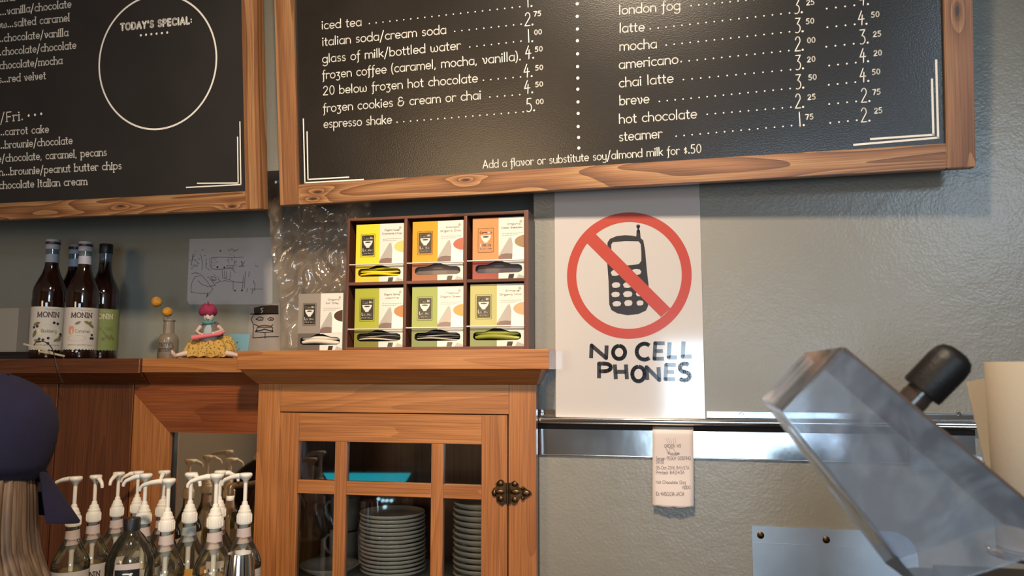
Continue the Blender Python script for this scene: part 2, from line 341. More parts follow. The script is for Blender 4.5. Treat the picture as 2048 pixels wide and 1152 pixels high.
# ------------------------------------------------------------------ stroke lettering
X = .6
def g(*st): return list(st)
def _o(cx=.27, w=.26, h=.3): return arc(cx, .3, w, h, 90, 450, 16)
G = {
 'a': (.56, [arc(.26, .3, .25, .3, 60, 360, 14)+[(.51, .6)], [(.51, .6), (.51, 0)]]),
 'b': (.56, [[(.03, 1), (.03, 0)], arc(.28, .3, .25, .3, 180, 540, 16)]),
 'c': (.47, [arc(.28, .3, .26, .3, 50, 310, 12)]),
 'd': (.58, [_o(), [(.53, 1), (.53, 0)]]),
 'e': (.54, [[(.02, .3), (.52, .3)]+arc(.27, .3, .25, .3, 0, 315, 14)]),
 'f': (.32, [arc(.27, .82, .13, .18, 70, 180, 6)+[(.14, -.25), (.05, -.32)], [(0, .58), (.3, .58)]]),
 'g': (.58, [_o(), [(.53, .6), (.53, -.15)]+arc(.28, -.15, .25, .22, 0, -150, 8)]),
 'h': (.54, [[(.03, 1), (.03, 0)], arc(.26, .34, .23, .26, 180, 0, 8)+[(.49, 0)]]),
 'i': (.14, [[(.05, .6), (.05, 0)], [(.05, .82), (.05, .86)]]),
 'j': (.2, [[(.1, .6), (.1, -.2), (0, -.35)], [(.1, .82), (.1, .86)]]),
 'k': (.48, [[(.03, 1), (.03, 0)], [(.42, .6), (.04, .25)], [(.15, .36), (.45, 0)]]),
 'l': (.15, [[(.05, 1), (.05, 0)]]),
 'm': (.86, [[(.03, .6), (.03, 0)], arc(.23, .36, .2, .24, 180, 0, 7)+[(.43, 0)], arc(.63, .36, .2, .24, 180, 0, 7)+[(.83, 0)]]),
 'n': (.54, [[(.03, .6), (.03, 0)], arc(.26, .34, .23, .26, 180, 0, 8)+[(.49, 0)]]),
 'o': (.56, [_o(.28)]),
 'p': (.56, [[(.03, .6), (.03, -.4)], arc(.28, .3, .25, .3, 180, 540, 16)]),
 'q': (.58, [_o(), [(.53, .6), (.53, -.4)]]),
 'r': (.36, [[(.03, .6), (.03, 0)], arc(.24, .36, .21, .24, 180, 50, 6)]),
 's': (.40, [arc(.2, .455, .15, .145, 40, 270, 8)+arc(.19, .155, .17, .155, 90, -140, 8)]),
 't': (.32, [[(.12, .85), (.12, .1), (.18, 0), (.28, .02)], [(0, .6), (.28, .6)]]),
 'u': (.54, [[(.03, .6)]+arc(.26, .25, .23, .25, 180, 360, 8), [(.49, .6), (.49, 0)]]),
 'v': (.50, [[(0, .6), (.12, .5), (.17, .15)]+arc(.27, .14, .1, .14, 180, 300, 4)+[(.45, .4), (.36, .6)]]),
 'w': (.78, [[(.03, .6), (.05, .15)]+arc(.2, .16, .15, .16, 180, 340, 5)+[(.38, .45), (.38, .16)]+arc(.54, .16, .16, .16, 180, 330, 5)+[(.72, .4), (.62, .6)]]),
 'x': (.46, [[(0, .6), (.42, 0)], [(.42, .6), (0, 0)]]),
 'y': (.52, [[(.03, .6)]+arc(.25, .25, .22, .25, 180, 360, 8), [(.47, .6), (.47, -.1)]+arc(.24, -.12, .23, .24, 0, -130, 7)]),
 'z': (.45, [[(.02, .6), (.4, .6), (.16, .27)]+arc(.17, -.02, .22, .27, 80, -130, 8)]),
 'A': (.72, [[(0, 0), (.32, 1), (.66, 0)], [(.12, .35), (.54, .35)]]),
 'B': (.6, [[(.04, 0), (.04, 1), (.28, 1)]+arc(.3, .75, .22, .25, 90, -90, 6)+[(.04, .5)], [(.3, .5)]+arc(.3, .25, .26, .25, 90, -90, 6)+[(.04, 0)]]),
 'C': (.72, [arc(.4, .5, .38, .5, 50, 310, 14)]),
 'D': (.7, [[(.04, 0), (.04, 1), (.25, 1)]+arc(.27, .5, .38, .5, 90, -90, 10)+[(.04, 0)]]),
 'E': (.52, [[(.46, 1), (.04, 1), (.04, 0), (.46, 0)], [(.04, .5), (.4, .5)]]),
 'F': (.5, [[(.46, 1), (.04, 1), (.04, 0)], [(.04, .5), (.4, .5)]]),
 'G': (.78, [arc(.4, .5, .38, .5, 50, 360, 14)+[(.45, .5)]]),
 'H': (.68, [[(.04, 0), (.04, 1)], [(.6, 0), (.6, 1)], [(.04, .5), (.6, .5)]]),
 'I': (.18, [[(.06, 0), (.06, 1)]]),
 'J': (.5, [[(.4, 1), (.4, .2)]+arc(.22, .2, .18, .2, 0, -160, 6)]),
 'K': (.6, [[(.04, 0), (.04, 1)], [(.52, 1), (.05, .45)], [(.2, .6), (.56, 0)]]),
 'L': (.5, [[(.04, 1), (.04, 0), (.45, 0)]]),
 'M': (.88, [[(.06, 0), (.06, 1), (.42, .1), (.78, 1), (.78, 0)]]),
 'N': (.74, [[(.05, 0), (.05, 1), (.64, 0), (.64, 1)]]),
 'O': (.8, [arc(.4, .5, .37, .5, 90, 450, 20)]),
 'P': (.56, [[(.04, 0), (.04, 1), (.26, 1)]+arc(.28, .74, .24, .26, 90, -90, 6)+[(.04, .48)]]),
 'R': (.6, [[(.04, 0), (.04, 1), (.26, 1)]+arc(.28, .74, .24, .26, 90, -90, 6)+[(.04, .48)], [(.25, .48), (.54, 0)]]),
 'S': (.56, [arc(.28, .75, .22, .25, 40, 270, 8)+arc(.26, .25, .24, .25, 90, -150, 8)]),
 'T': (.6, [[(0, 1), (.56, 1)], [(.28, 1), (.28, 0)]]),
 'U': (.68, [[(.04, 1)]+arc(.32, .28, .28, .28, 180, 360, 8)+[(.6, 1)]]),
 'V': (.66, [[(0, 1), (.3, 0), (.6, 1)]]),
 'W': (.9, [[(0, 1), (.22, 0), (.42, .8), (.62, 0), (.84, 1)]]),
 'Y': (.62, [[(0, 1), (.28, .5), (.56, 1)], [(.28, .5), (.28, 0)]]),
 'Z': (.6, [[(0, 1), (.52, 1), (0, 0), (.54, 0)]]),
 '0': (.56, [arc(.27, .5, .24, .5, 90, 450, 18)]),
 '1': (.3, [[(.14, 1), (.14, 0)]]),
 '2': (.6, [arc(.26, .72, .22, .28, 165, -20, 8)+[(.0, .0), (.5, .0)]]),
 '3': (.56, [[(.04, 1), (.46, 1), (.2, .6)]+arc(.2, .28, .27, .30, 80, -120, 9)]),
 '4': (.58, [[(.28, 1), (.0, .4), (.5, .42)], [(.34, .7), (.3, 0)]]),
 '5': (.56, [[(.44, 1), (.1, 1), (.06, .58)]+arc(.2, .3, .26, .32, 110, -130, 9)]),
 '6': (.56, [arc(.5, .42, .45, .6, 110, 175, 6)+arc(.28, .27, .23, .27, 180, 540, 14)]),
 '7': (.52, [[(0, 1), (.46, 1), (.16, 0)]]),
 '8': (.54, [arc(.26, .76, .19, .24, 90, 450, 12), arc(.26, .26, .24, .26, 90, 450, 12)]),
 '9': (.56, [arc(.25, .72, .22, .28, 0, 360, 14)+[(.4, 0)]]),
 '.': (.2, [[(.07, .03), (.07, .035)]]), ',': (.2, [[(.08, .04), (.03, -.14)]]), ':': (.2, [[(.07, .1), (.07, .11)], [(.07, .5), (.07, .51)]]),
 '/': (.42, [[(0, -.25), (.36, 1.05)]]), '(': (.24, [arc(.3, .4, .26, .68, 115, 245, 8)]), ')': (.24, [arc(-.1, .4, .26, .68, 65, -65, 8)]),
 "'": (.18, [[(.07, 1), (.05, .8)]]), '-': (.36, [[(.04, .3), (.28, .3)]]), ' ': (.32, []),
 '$': (.42, [arc(.2, .5, .14, .13, 40, 270, 7)+arc(.2, .24, .15, .13, 90, -140, 7), [(.2, .75), (.2, 0)]]),
 '&': (.72, [arc(.3, .75, .2, .22, 20, 270, 8)+arc(.3, .25, .28, .27, 90, 330, 10)+[(.62, .42)], [(.3, .53), (.5, .53)]]),
 '#': (.6, [[(.15, 0), (.2, .8)], [(.4, 0), (.45, .8)], [(.02, .25), (.55, .25)], [(.05, .55), (.58, .55)]]),
}
def glyphs(text, gap=.1, serif=0.0):
    """list of polylines in em units and the total advance"""
    x = 0; out = []
    for ch in text:
        adv, sts = G.get(ch, G[' '])
        for st in sts: out.append([(px+x, py) for px, py in st])
        if serif:
            for st in sts:
                if len(st) < 2: continue
                for (a, b2) in ((st[0], st[1]), (st[-1], st[-2])):
                    if abs(a[0]-b2[0]) < .25*abs(a[1]-b2[1])+1e-6 and abs(a[1]-b2[1]) > .15:
                        out.append([(a[0]+x-serif, a[1]), (a[0]+x+serif, a[1])])
        x += adv+gap
    return out, max(x-gap, .01)
def write(mb, fr, text, p0, p1, h, w=.1, z=.0006, serif=0.0, off=0.0, gap=.1, slant=0.0, raw=False):
    """write text along the baseline from p0 to p1 (pixels of the photograph, or local when raw) with cap height h metres"""
    a, b2 = (p0, p1) if raw else (fr.to(p0, off), fr.to(p1, off))
    st, adv = glyphs(text, gap, serif)
    dx, dy = b2[0]-a[0], b2[1]-a[1]; Ln = math.hypot(dx, dy); ux, uy = dx/Ln, dy/Ln; sx = Ln/adv
    for s in st:
        pts = [(a[0]+ux*(x+y*slant)*sx-uy*y*h, a[1]+uy*(x+y*slant)*sx+ux*y*h) for x, y in s]
        if len(s) == 2 and abs(s[0][0]-s[1][0])+abs(s[0][1]-s[1][1]) < .05: mb.disc(pts[0][0], pts[0][1]+.3*w*h, z, min(.13, max(w*.85, .075))*h, 10)
        else: mb.ribbon(pts, w*h, z)
def dots(mb, fr, p0, p1, n, r, z=.0006, off=0.0):
    a, b2 = fr.to(p0, off), fr.to(p1, off)
    for i in range(n):
        t = i/max(1, n-1); mb.disc(a[0]+(b2[0]-a[0])*t, a[1]+(b2[1]-a[1])*t, z, r, 10)

# ------------------------------------------------------------------ the setting
XR = at(1068, 560, 0).x                 # right edge of the niche opening
ZS = at(540, 342, 0).z                  # underside of the wall above the niche
RX0, RX1, RY0, RZ = -3.6, 3.0, -5.0, 3.2
ND = .30                                # niche depth
mb = MB(); mb.box((RX0, 0, ZS), (RX1, ND+.1, RZ)); mb.box((XR, 0, 0), (RX1, ND+.1, ZS))
tag(mb.build('wall_back', M['wall']), kind='structure')
tag(MB().box((RX0, ND, 0), (XR, ND+.1, ZS)).build('wall_niche', M['niche']), kind='structure')
tag(MB().box((RX0-.1, RY0, 0), (RX0, ND+.1, RZ)).build('wall_left', M['room']), kind='structure')
tag(MB().box((RX1, RY0, 0), (RX1+.1, ND+.1, RZ)).build('wall_right', M['room']), kind='structure')
tag(MB().box((RX0, RY0, -.1), (RX1, ND+.1, 0)).build('floor', M['floorm']), kind='structure')
tag(MB().box((RX0, RY0, RZ), (RX1, ND+.1, RZ+.1)).build('ceiling', M['ceil']), kind='structure')
def frontal(m):
    m.v = [(x_, RY0+z_, y_) for x_, y_, z_ in m.v]; return m
tag(frontal(MB().holed([(RX0, 0), (RX1, 0), (RX1, RZ), (RX0, RZ)], [(-.18, .78), (1.34, .78), (1.34, 1.89), (-.18, 1.89)], 0, .1)).build('wall_front', M['room']), kind='structure')
tag(frontal(MB().holed([(-.23, .73), (1.39, .73), (1.39, 1.94), (-.23, 1.94)], [(-.18, .78), (1.34, .78), (1.34, 1.89), (-.18, 1.89)], .03, .06)).build('window_1', M['oak_x']), kind='structure')

# ------------------------------------------------------------------ chalkboards
def plank(mbname, parent, mat, pts, z0, z1, bev=.0015):
    """a board piece outlined in local xy, between heights z0 and z1"""
    bm = bmesh.new(); n = len(pts)
    lo = [bm.verts.new((p[0], p[1], z0)) for p in pts]; hi = [bm.verts.new((p[0], p[1], z1)) for p in pts]
    bm.faces.new(list(reversed(lo))); bm.faces.new(hi)
    for i in range(n): bm.faces.new((lo[i], lo[(i+1) % n], hi[(i+1) % n], hi[i]))
    bmesh.ops.recalc_face_normals(bm, faces=bm.faces[:])
    if bev: bmesh.ops.bevel(bm, geom=bm.edges[:], offset=bev, segments=2, affect='EDGES')
    bm.verts.index_update()
    m = MB(); m.add([v.co for v in bm.verts], [[v.index for v in f.verts] for f in bm.faces]); bm.free()
    return m.build(mbname, mat, parent)

def boardframe(x0, z0, al, ga, de, y0=-.045):
    al, ga, de = map(math.radians, (al, ga, de))
    u = Vector((math.cos(ga)*math.cos(de), math.sin(de), math.sin(ga)))
    return Frame((x0, y0, z0), u, (0, -math.sin(al), math.cos(al)))
W2, H2, FWD = 1.574, 1.02, .0524
fb = boardframe(-.98708, 2.01874, 6.912, -.2693, -2.3044)
ZR, ZF = -.010, -.036                  # panel face, back of the frame (local z; 0 = front of the frame)
b2 = tag(empty('chalkboard_menu', matrix=fb.m), 'large framed black drinks menu with prices, hung above the no phones sign', 'menu board')
MB().box((FWD-.01, FWD-.01, ZF+.004), (W2-FWD+.01, H2-FWD+.01, ZR)).build('board_panel', M['chalk'], b2)
plank('bottom_rail', b2, M['pine_x'], [(FWD, 0), (W2-FWD, 0), (W2-FWD, FWD*.98), (FWD, FWD*.98)], ZF, -.001)
plank('top_rail', b2, M['pine_x'], [(FWD, H2-FWD), (W2-FWD, H2-FWD), (W2-FWD, H2), (FWD, H2)], ZF, -.001)
plank('left_stile', b2, M['pine_y'], [(0, 0), (FWD, 0), (FWD, H2), (0, H2)], ZF, 0)
plank('right_stile', b2, M['pine_y'], [(W2-FWD, 0), (W2, 0), (W2, H2), (W2-FWD, H2)], ZF, 0)
TZ = ZR+.0006
c2 = crop(560, 0, .3906); c3 = crop(1200, 0, .41406)
rows = [  # text, x0, y0, x1, y1 | dots x0,y0,x1,y1,n | price char, x, y | cents, x, y
 (c2, 'iced tea', 215, 150, 418, 132, (458, 121, 1228, 35, 22), ('1.', 1262, 38), None),
 (c2, 'italian soda/cream soda', 218, 235, 852, 172, (895, 161, 1235, 124, 10), ('2.', 1254, 133), ('75', 1300, 84)),
 (c2, 'glass of milk/bottled water', 218, 322, 925, 252, (972, 241, 1234, 211, 8), ('1.', 1266, 218), ('00', 1303, 178)),
 (c2, 'frozen coffee (caramel, mocha, vanilla).', 218, 405, 1236, 308, None, ('4.', 1258, 303), ('50', 1307, 265)),
 (c2, '20 below frozen hot chocolate', 222, 487, 1013, 420, (1042, 411, 1232, 394, 6), ('4.', 1250, 397), ('50', 1309, 360)),
 (c2, 'frozen cookies & cream or chai', 222, 575, 1030, 507, (1075, 497, 1228, 485, 5), ('4.', 1253, 480), ('50', 1309, 445)),
 (c2, 'espresso shake', 225, 655, 573, 632, (600, 626, 1245, 573, 19), ('5.', 1263, 572), ('00', 1312, 534)),
 (c3, 'london fog', 93, 71, 388, 46, (440, 28, 900, -18, 13), None, None),
 (c3, 'latte', 95, 158, 215, 150, (243, 140, 915, 63, 18), ('3.', 938, 66), ('25', 998, 25)),
 (c3, 'mocha', 95, 245, 275, 232, (320, 218, 915, 154, 16), ('3.', 942, 158), ('50', 996, 116)),
 (c3, 'americano', 93, 333, 378, 306, (392, 298, 912, 245, 14), ('2.', 942, 247), ('00', 1002, 208)),
 (c3, 'chai latte', 93, 422, 355, 398, (403, 385, 920, 337, 13), ('3.', 944, 337), ('20', 1002, 300)),
 (c3, 'breve', 95, 508, 238, 497, (287, 490, 918, 428, 17), ('3.', 945, 430), ('50', 1008, 387)),
 (c3, 'hot chocolate', 93, 597, 468, 570, (518, 552, 922, 518, 11), ('2.', 944, 523), ('25', 1004, 482)),
 (c3, 'steamer', 93, 682, 300, 665, (368, 658, 925, 607, 15), ('1.', 958, 611), ('75', 994, 578)),
]
TH = .0215                              # ascender height of the menu lettering
def T(f, X_, Y_): return f(X_, Y_)
for (cf, text, x0, y0, x1, y1, dd, pr, ce) in rows:
    m = MB()
    write(m, fb, text, cf(x0, y0), cf(x1, y1), TH, w=.105, z=TZ, off=ZR)
    k = 1 if cf is c2 else .4142/.3906
    if dd: dots(m, fb, cf(dd[0], dd[1]), cf(dd[2], dd[3]), dd[4], .0017, TZ, ZR)
    wpx = 46/k
    if pr: write(m, fb, pr[0], cf(pr[1], pr[2]), cf(pr[1]+(34 if pr[0][0] == '1' else wpx), pr[2]-(4 if cf is c2 else 3.5)), .030, w=.07, z=TZ, off=ZR, gap=.06)
    if ce: write(m, fb, ce[0], cf(ce[1], ce[2]), cf(ce[1]+38, ce[2]-4), .0105, w=.2, z=TZ, off=ZR, gap=.14)
    m.build('menu_line', M['letter'], b2)
large = [((1095, 42, 1228, 26), ('4.', 1255, 27), None), ((1098, 132, 1230, 118), ('4.', 1248, 122), ('50', 1311, 84)),
         ((1093, 226, 1225, 212), ('3.', 1254, 213), ('25', 1320, 178)), ((1107, 317, 1235, 303), ('4.', 1256, 303), ('20', 1323, 270)),
         ((1105, 410, 1233, 397), ('4.', 1257, 398), ('50', 1315, 361)), ((1107, 503, 1237, 490), ('2.', 1262, 495), ('75', 1318, 458)),
         ((1112, 594, 1240, 581), ('2.', 1262, 590), ('25', 1326, 548))]
for dd, pr, ce in large:
    m = MB(); dots(m, fb, c3(*dd[:2]), c3(*dd[2:]), 4, .0019, TZ, ZR)
    write(m, fb, pr[0], c3(pr[1], pr[2]), c3(pr[1]+46, pr[2]-4), .029, w=.07, z=TZ, off=ZR, gap=.06)
    if ce: write(m, fb, ce[0], c3(ce[1], ce[2]), c3(ce[1]+38, ce[2]-4), .0105, w=.2, z=TZ, off=ZR, gap=.14)
    m.build('large_price', M['letter'], b2)
m = MB(); write(m, fb, 'Add a flavor or substitute soy/almond milk for $.50', c2(1040, 862), c3(490, 737), .0185, w=.105, z=TZ, off=ZR); m.build('menu_footnote', M['letter'], b2)
m = MB()
for (X_, Y_) in ((1522, -42), (1522, 20), (1522, 84), (1523, 149), (1523, 209), (1524, 276), (1524, 341), (1525, 400), (1525, 457), (1526, 522), (1527, 581), (1527, 648), (1529, 704), (1530, 758)):
    a = fb.to(c2(X_, Y_), ZR); m.disc(a[0], a[1], TZ, .0036, 14)
m.build('dot_divider', M['letter'], b2)
def corner(parent, fr, off, paths, wd, z):
    m = MB()
    for p in paths:
        q = [fr.to(a, off) for a in p]; m.ribbon(q, wd, z, cap=False)
        m.add([(q[1][0]-wd/2, q[1][1]-wd/2, z), (q[1][0]+wd/2, q[1][1]-wd/2, z), (q[1][0]+wd/2, q[1][1]+wd/2, z), (q[1][0]-wd/2, q[1][1]+wd/2, z)], [(0, 1, 2, 3)])
    m.build('corner_border', M['letter'], parent)
corner(b2, fb, ZR, [[c2(120, 607), c2(128, 936), c2(430, 919)], [c2(139, 673), c2(144, 919), c2(355, 907)]], .0032, TZ)
corner(b2, fb, ZR, [[c3(1623, 288), c3(1633, 665), c3(1223, 700)], [c3(1603, 380), c3(1610, 651), c3(1304, 672)]], .0042, TZ)

# the left board (its right end shows)
W1 = 1.25
f1 = boardframe(-1.04067836, 2.01255475, 7.1546, -.9193, -2.3044)
f1 = Frame(f1.o-f1.u*W1, f1.u, f1.v)
b1 = tag(empty('chalkboard_menu', matrix=f1.m), "framed black dessert menu with an empty Today's Special circle, above the syrup bottles", 'menu board')
FB = .047
MB().box((FB-.01, FB-.01, ZF+.004), (W1-.0435+.01, H2-FB+.01, ZR)).build('board_panel', M['chalk2'], b1)
plank('bottom_rail', b1, M['pine_x'], [(.0435, 0), (W1-.0435, 0), (W1-.0435, FB), (.0435, FB)], ZF, -.001)
plank('top_rail', b1, M['pine_x'], [(.0435, H2-FB), (W1-.0435, H2-FB), (W1-.0435, H2), (.0435, H2)], ZF, -.001)
plank('left_stile', b1, M['pine_y'], [(0, 0), (.0435, 0), (.0435, H2), (0, H2)], ZF, 0)
plank('right_stile', b1, M['pine_y'], [(W1-.0435, 0), (W1, 0), (W1, H2), (W1-.0435, H2)], ZF, 0)
c1 = crop(0, 0, .3906)
left_rows = [('...vanilla', -130, 22, 76, 2), ('...vanilla/chocolate', 3, 78, 366, 37), ('ow...salted caramel', -14, 146, 357, 107), ('...chocolate/vanilla', -12, 216, 350, 183),
 ('..chocolate/chocolate', -10, 285, 391, 248), ('chocolate/mocha', 0, 354, 320, 326), ('s...red velvet', -4, 424, 235, 404),
 ('..carrot cake', 5, 693, 251, 678), ('..brownie/chocolate', 5, 761, 372, 736), ('e/chocolate, caramel, pecans', -10, 830, 547, 796),
 ('n...brownie/peanut butter chips', -2, 899, 623, 865), ('chocolate Italian cream', -2, 967, 447, 945)]
for text, x0, y0, x1, y1 in left_rows:
    m = MB(); write(m, f1, text, c1(x0, y0), c1(x1, y1), 0.0205, w=.132, z=TZ, serif=.075, off=ZR, gap=.13); m.build('menu_line', M['letter'], b1)
m = MB(); write(m, f1, './Fri.', c1(-14, 628), c1(122, 614), .026, w=.11, z=TZ, serif=.08, off=ZR, gap=.13)
for X_, Y_ in ((148, 592), (180, 588), (212, 583)):
    a = f1.to(c1(X_, Y_), ZR); m.disc(a[0], a[1], TZ, .0036, 14)
m.build('menu_heading', M['letter'], b1)
m = MB(); write(m, f1, "TODAY'S SPECIAL:", c1(620, 155), c1(984, 119), .0165, w=.33, z=TZ, off=ZR, gap=.24)
dots(m, f1, c1(722, 181), c1(857, 167), 6, .0032, TZ, ZR); m.build('special_heading', M['letter'], b1)
cc = f1.to(c1(809, 318), ZR); xl = f1.to(c1(505, 345), ZR); xr_ = f1.to(c1(1113, 290), ZR); bt = f1.to(c1(795, 667), ZR)
rx = (xr_[0]-xl[0])/2; ry = cc[1]-bt[1]
m = MB(); m.ring((xl[0]+xr_[0])/2, cc[1], TZ, rx, rx-.0048, 96, sy=ry/rx); m.build('special_circle', M['letter'], b1)
corner(b1, f1, ZR, [[c1(1229, 622), c1(1234, 945), c1(953, 960)], [c1(1217, 700), c1(1220, 937), c1(1009, 939)]], .0032, TZ)

# ------------------------------------------------------------------ no cell phones sign
c6 = crop(1060, 350, .4427)
sa, sb = at(1112, 834, 0), at(1411, 834, 0)
fs = wallframe((sa.x, -.0035, sa.z))
SW = sb.x-sa.x; SH = at(1410, 340, 0).z-sa.z
sign = tag(empty('no_phones_sign', matrix=fs.m), 'glossy white poster reading NO CELL PHONES under a red barred circle', 'sign')
MB().box((0, 0, -.003), (SW, SH, 0), .0008).build('sign_sheet', M['poster'], sign)
def sp(X_, Y_): return fs.to(c6(X_, Y_))
cx, cy = sp(444, 452); r1 = (sp(726, 452)[0]-sp(163, 452)[0])/2; r2 = (sp(681, 452)[0]-sp(205, 452)[0])/2
sy = (sp(444, 167)[1]-sp(444, 738)[1])/2/r1
MB().ring(cx, cy, .0003, r1, r2, 96, sy=sy).build('red_ring', M['red'], sign)
body = [(350, 305), (362, 288), (392, 276), (430, 272), (462, 274), (480, 278), (482, 250), (488, 246), (497, 250), (500, 285), (512, 296), (520, 340), (528, 430), (536, 500), (534, 590), (524, 612), (490, 628), (440, 633), (395, 625), (368, 610), (358, 585), (355, 480), (349, 400)]
ph = MB().poly([sp(*p) for p in body], .0004); q = sp(489, 232); ph.disc(q[0], q[1], .0004, (sp(498, 232)[0]-q[0]), 14); a_, b_ = sp(489, 236), sp(490, 258)
ph.ribbon([a_, b_], .0045, .0004); ph.build('phone_picture', M['ink'], sign)
kp = MB().poly([sp(*p) for p in [(374, 304), (430, 299), (490, 300), (500, 312), (503, 350), (503, 388), (492, 402), (470, 406), (445, 408), (420, 412), (385, 410), (371, 398), (368, 350), (367, 315)]], .0006)
for (x0, y0, x1, y1) in [(365, 428, 405, 456), (456, 424, 503, 452), (369, 484, 408, 510), (420, 484, 462, 510), (367, 527, 406, 552), (420, 524, 463, 552), (478, 526, 512, 548), (372, 569, 412, 594), (425, 564, 463, 592), (481, 566, 513, 590)]:
    mx, my, hw, hh = (x0+x1)/2, (y0+y1)/2, (x1-x0)/2, (y1-y0)/2
    kp.poly([sp(mx+hw*dx, my-hh*dy) for dx, dy in ((-1, .1), (-.6, .8), (0, .95), (.7, .8), (1, .1), (.8, -.7), (.1, -1), (-.7, -.9))], .0006)
kp.build('phone_screen_and_keys', M['poster'], sign)
MB().poly([sp(*p) for p in [(292, 262), (634, 602), (592, 641), (254, 304)]], .0008).build('red_bar', M['red'], sign)
lt = MB()
for ch, x0, y0, x1, y1, sl in [('N', 276, 770, 344, 827, -4), ('O', 375, 772, 430, 831, 0), ('C', 482, 762, 540, 834, 0), ('E', 562, 760, 605, 830, -6), ('L', 627, 756, 664, 824, -6), ('L', 690, 752, 730, 820, -6),
                             ('P', 312, 852, 366, 918, 0), ('H', 388, 856, 438, 922, 8), ('O', 462, 866, 518, 932, 0), ('N', 530, 868, 584, 926, 6), ('E', 612, 858, 655, 922, -6), ('S', 676, 852, 722, 928, 0)]:
    _, sts = G[ch]; xs = [p[0] for s in sts for p in s]; mxx = max(xs); mnx = min(xs)
    for s in sts:
        pts = []
        for px_, py_ in s:
            tx = (px_-mnx)/(mxx-mnx); pts.append(sp(x0+(x1-x0)*tx+py_*sl*-.6, y1-(y1-y0)*py_))
        lt.ribbon(pts, .0090 if ch != 'E' else .0084, .0004, cap=False)
        for p in pts[1:-1]: lt.disc(p[0], p[1], .0004, .0045, 8)
lt.build('sign_lettering', M['ink'], sign)

# ------------------------------------------------------------------ steel channel, ticket rail and strip
cr = crop(1060, 780, .323)
xa, xb = at(1076, 830, 0).x, at(1945, 830, 0).x
z = lambda px, py: at(px, py, 0).z
tr = tag(empty('steel_channel', (0, 0, 0)), 'narrow screwed steel channel running along the wall just above the ticket rail', 'metal strip')
zt, zb = z(1250, 820.5), z(1250, 833)
sx_, ex_ = at(1414, 830, 0).x, xb
for (p0, p1) in ((xa+.002, sa.x-.001), (sb.x+.002, ex_)):
    m = MB(); m.box((p0, -.004, zb), (p1, -.0005, zt), .0008); m.box((p0, -.007, zt-.002), (p1, -.0005, zt), .0005); m.box((p0, -.007, zb), (p1, -.0005, zb+.002), .0005)
    m.build('channel', M['chrome'], tr)
for px in (1483, 1918, 1083):
    p = at(px, 828, -.005); s_ = MB(); s_.lathe([(.0042, 0), (.0042, .002), (.003, .003), (.0012, .003), (.001, .0018)], (p.x, -.004, p.z), 12, (0, -1, 0)); s_.build('screw', M['chrome'], tr, 40)
rail = tag(empty('ticket_rail', (0, 0, 0)), 'long polished steel ticket rail with a rounded lip holding the paper receipt', 'rail')
z1, z2 = z(1300, 836), z(1300, 848)
pr = [(.0, z1+.001), (-.014, z1+.001), (-.0185, z1-.0006), (-.0195, z1-.003), (-.0198, (z1+z2)/2), (-.0192, z2+.001), (-.0165, z2-.001), (-.012, z2-.001), (-.012, z2+.003), (-.002, z2+.003), (-.002, z1-.002)]
vs = [(x_, y_-.0005, zz) for x_ in (xa-.004, ex_+.006) for y_, zz in pr]; n = len(pr)
MB().add(vs, [(i, (i+1) % n, (i+1) % n+n, i+n) for i in range(n)]+[tuple(range(n)), tuple(reversed(range(n, 2*n)))]).build('rail_lip', M['chrome'], rail, 50)
MB().box((xa, -.003, z(1300, 861)), (ex_+.002, -.0005, z2+.003)).build('rail_backing', M['dark'], rail)
sb_ = tag(empty('steel_strip', (0, 0, 0)), 'flat shiny steel strip on the wall directly below the ticket rail', 'metal strip')
m = MB(); xs = [xa+(ex_-.0-xa)*i/60 for i in range(61)]
ztop, zbot = z(1300, 861), z(1300, 913.5)
vs = []
for i, x_ in enumerate(xs):
    for j in range(5):
        t = j/4; vs.append((x_, -.0035-.0016*noise.noise(Vector((x_*5, t*.8, 1.5))), zbot+(ztop-zbot)*t))
m.add(vs, [(i*5+j, (i+1)*5+j, (i+1)*5+j+1, i*5+j+1) for i in range(60) for j in range(4)]).build('strip_sheet', M['steel'], sb_, 60)
MB().tube([(xa, -.0045, zbot), (ex_, -.0045, zbot)], .0011, 6).build('strip_edge', M['chrome'], sb_, 60)

# receipt
ft = wallframe((at(1306, 1017, 0).x, -.012, at(1306, 1017, 0).z))
r5 = crop(1290, 840, .1648)
def rp(X_, Y_): return ft.to(r5(X_, Y_))
rc = tag(empty('paper_receipt', matrix=ft.m), 'pale printed receipt slip hanging from the ticket rail', 'receipt')
Lx, Rx = rp(100, 500)[0], rp(598, 500)[0]; TY, BY = rp(300, 78)[1], rp(300, 1052)[1]
def rz(x_, y_):
    t = (y_-BY)/(TY-BY); return .012*(1-t)**3*(.4+.6*math.sin((x_-Lx)/(Rx-Lx)*PI))+(.0 if t < .93 else -.05*(t-.93)*3)+.001*math.sin(t*9)
def bendr(mb_, off=0.0):
    mb_.v = [(x_, y_, z_+rz(x_, y_)) for x_, y_, z_ in mb_.v]; return mb_
m = MB(); nx, ny = 8, 30
gv = [(Lx+(Rx-Lx)*i/nx+(-.0035*(1-j/ny)), BY+(TY-BY)*j/ny+(.002*(i % 3 == 1) if j == 0 else 0), 0) for j in range(ny+1) for i in range(nx+1)]
m.add(gv, [(j*(nx+1)+i, j*(nx+1)+i+1, (j+1)*(nx+1)+i+1, (j+1)*(nx+1)+i) for j in range(ny) for i in range(nx)])
ro = bendr(m).build('receipt_slip', M['receipt'], rc, 60)
sm = ro.modifiers.new('s', 'SOLIDIFY'); sm.thickness = .0003
lt = MB()
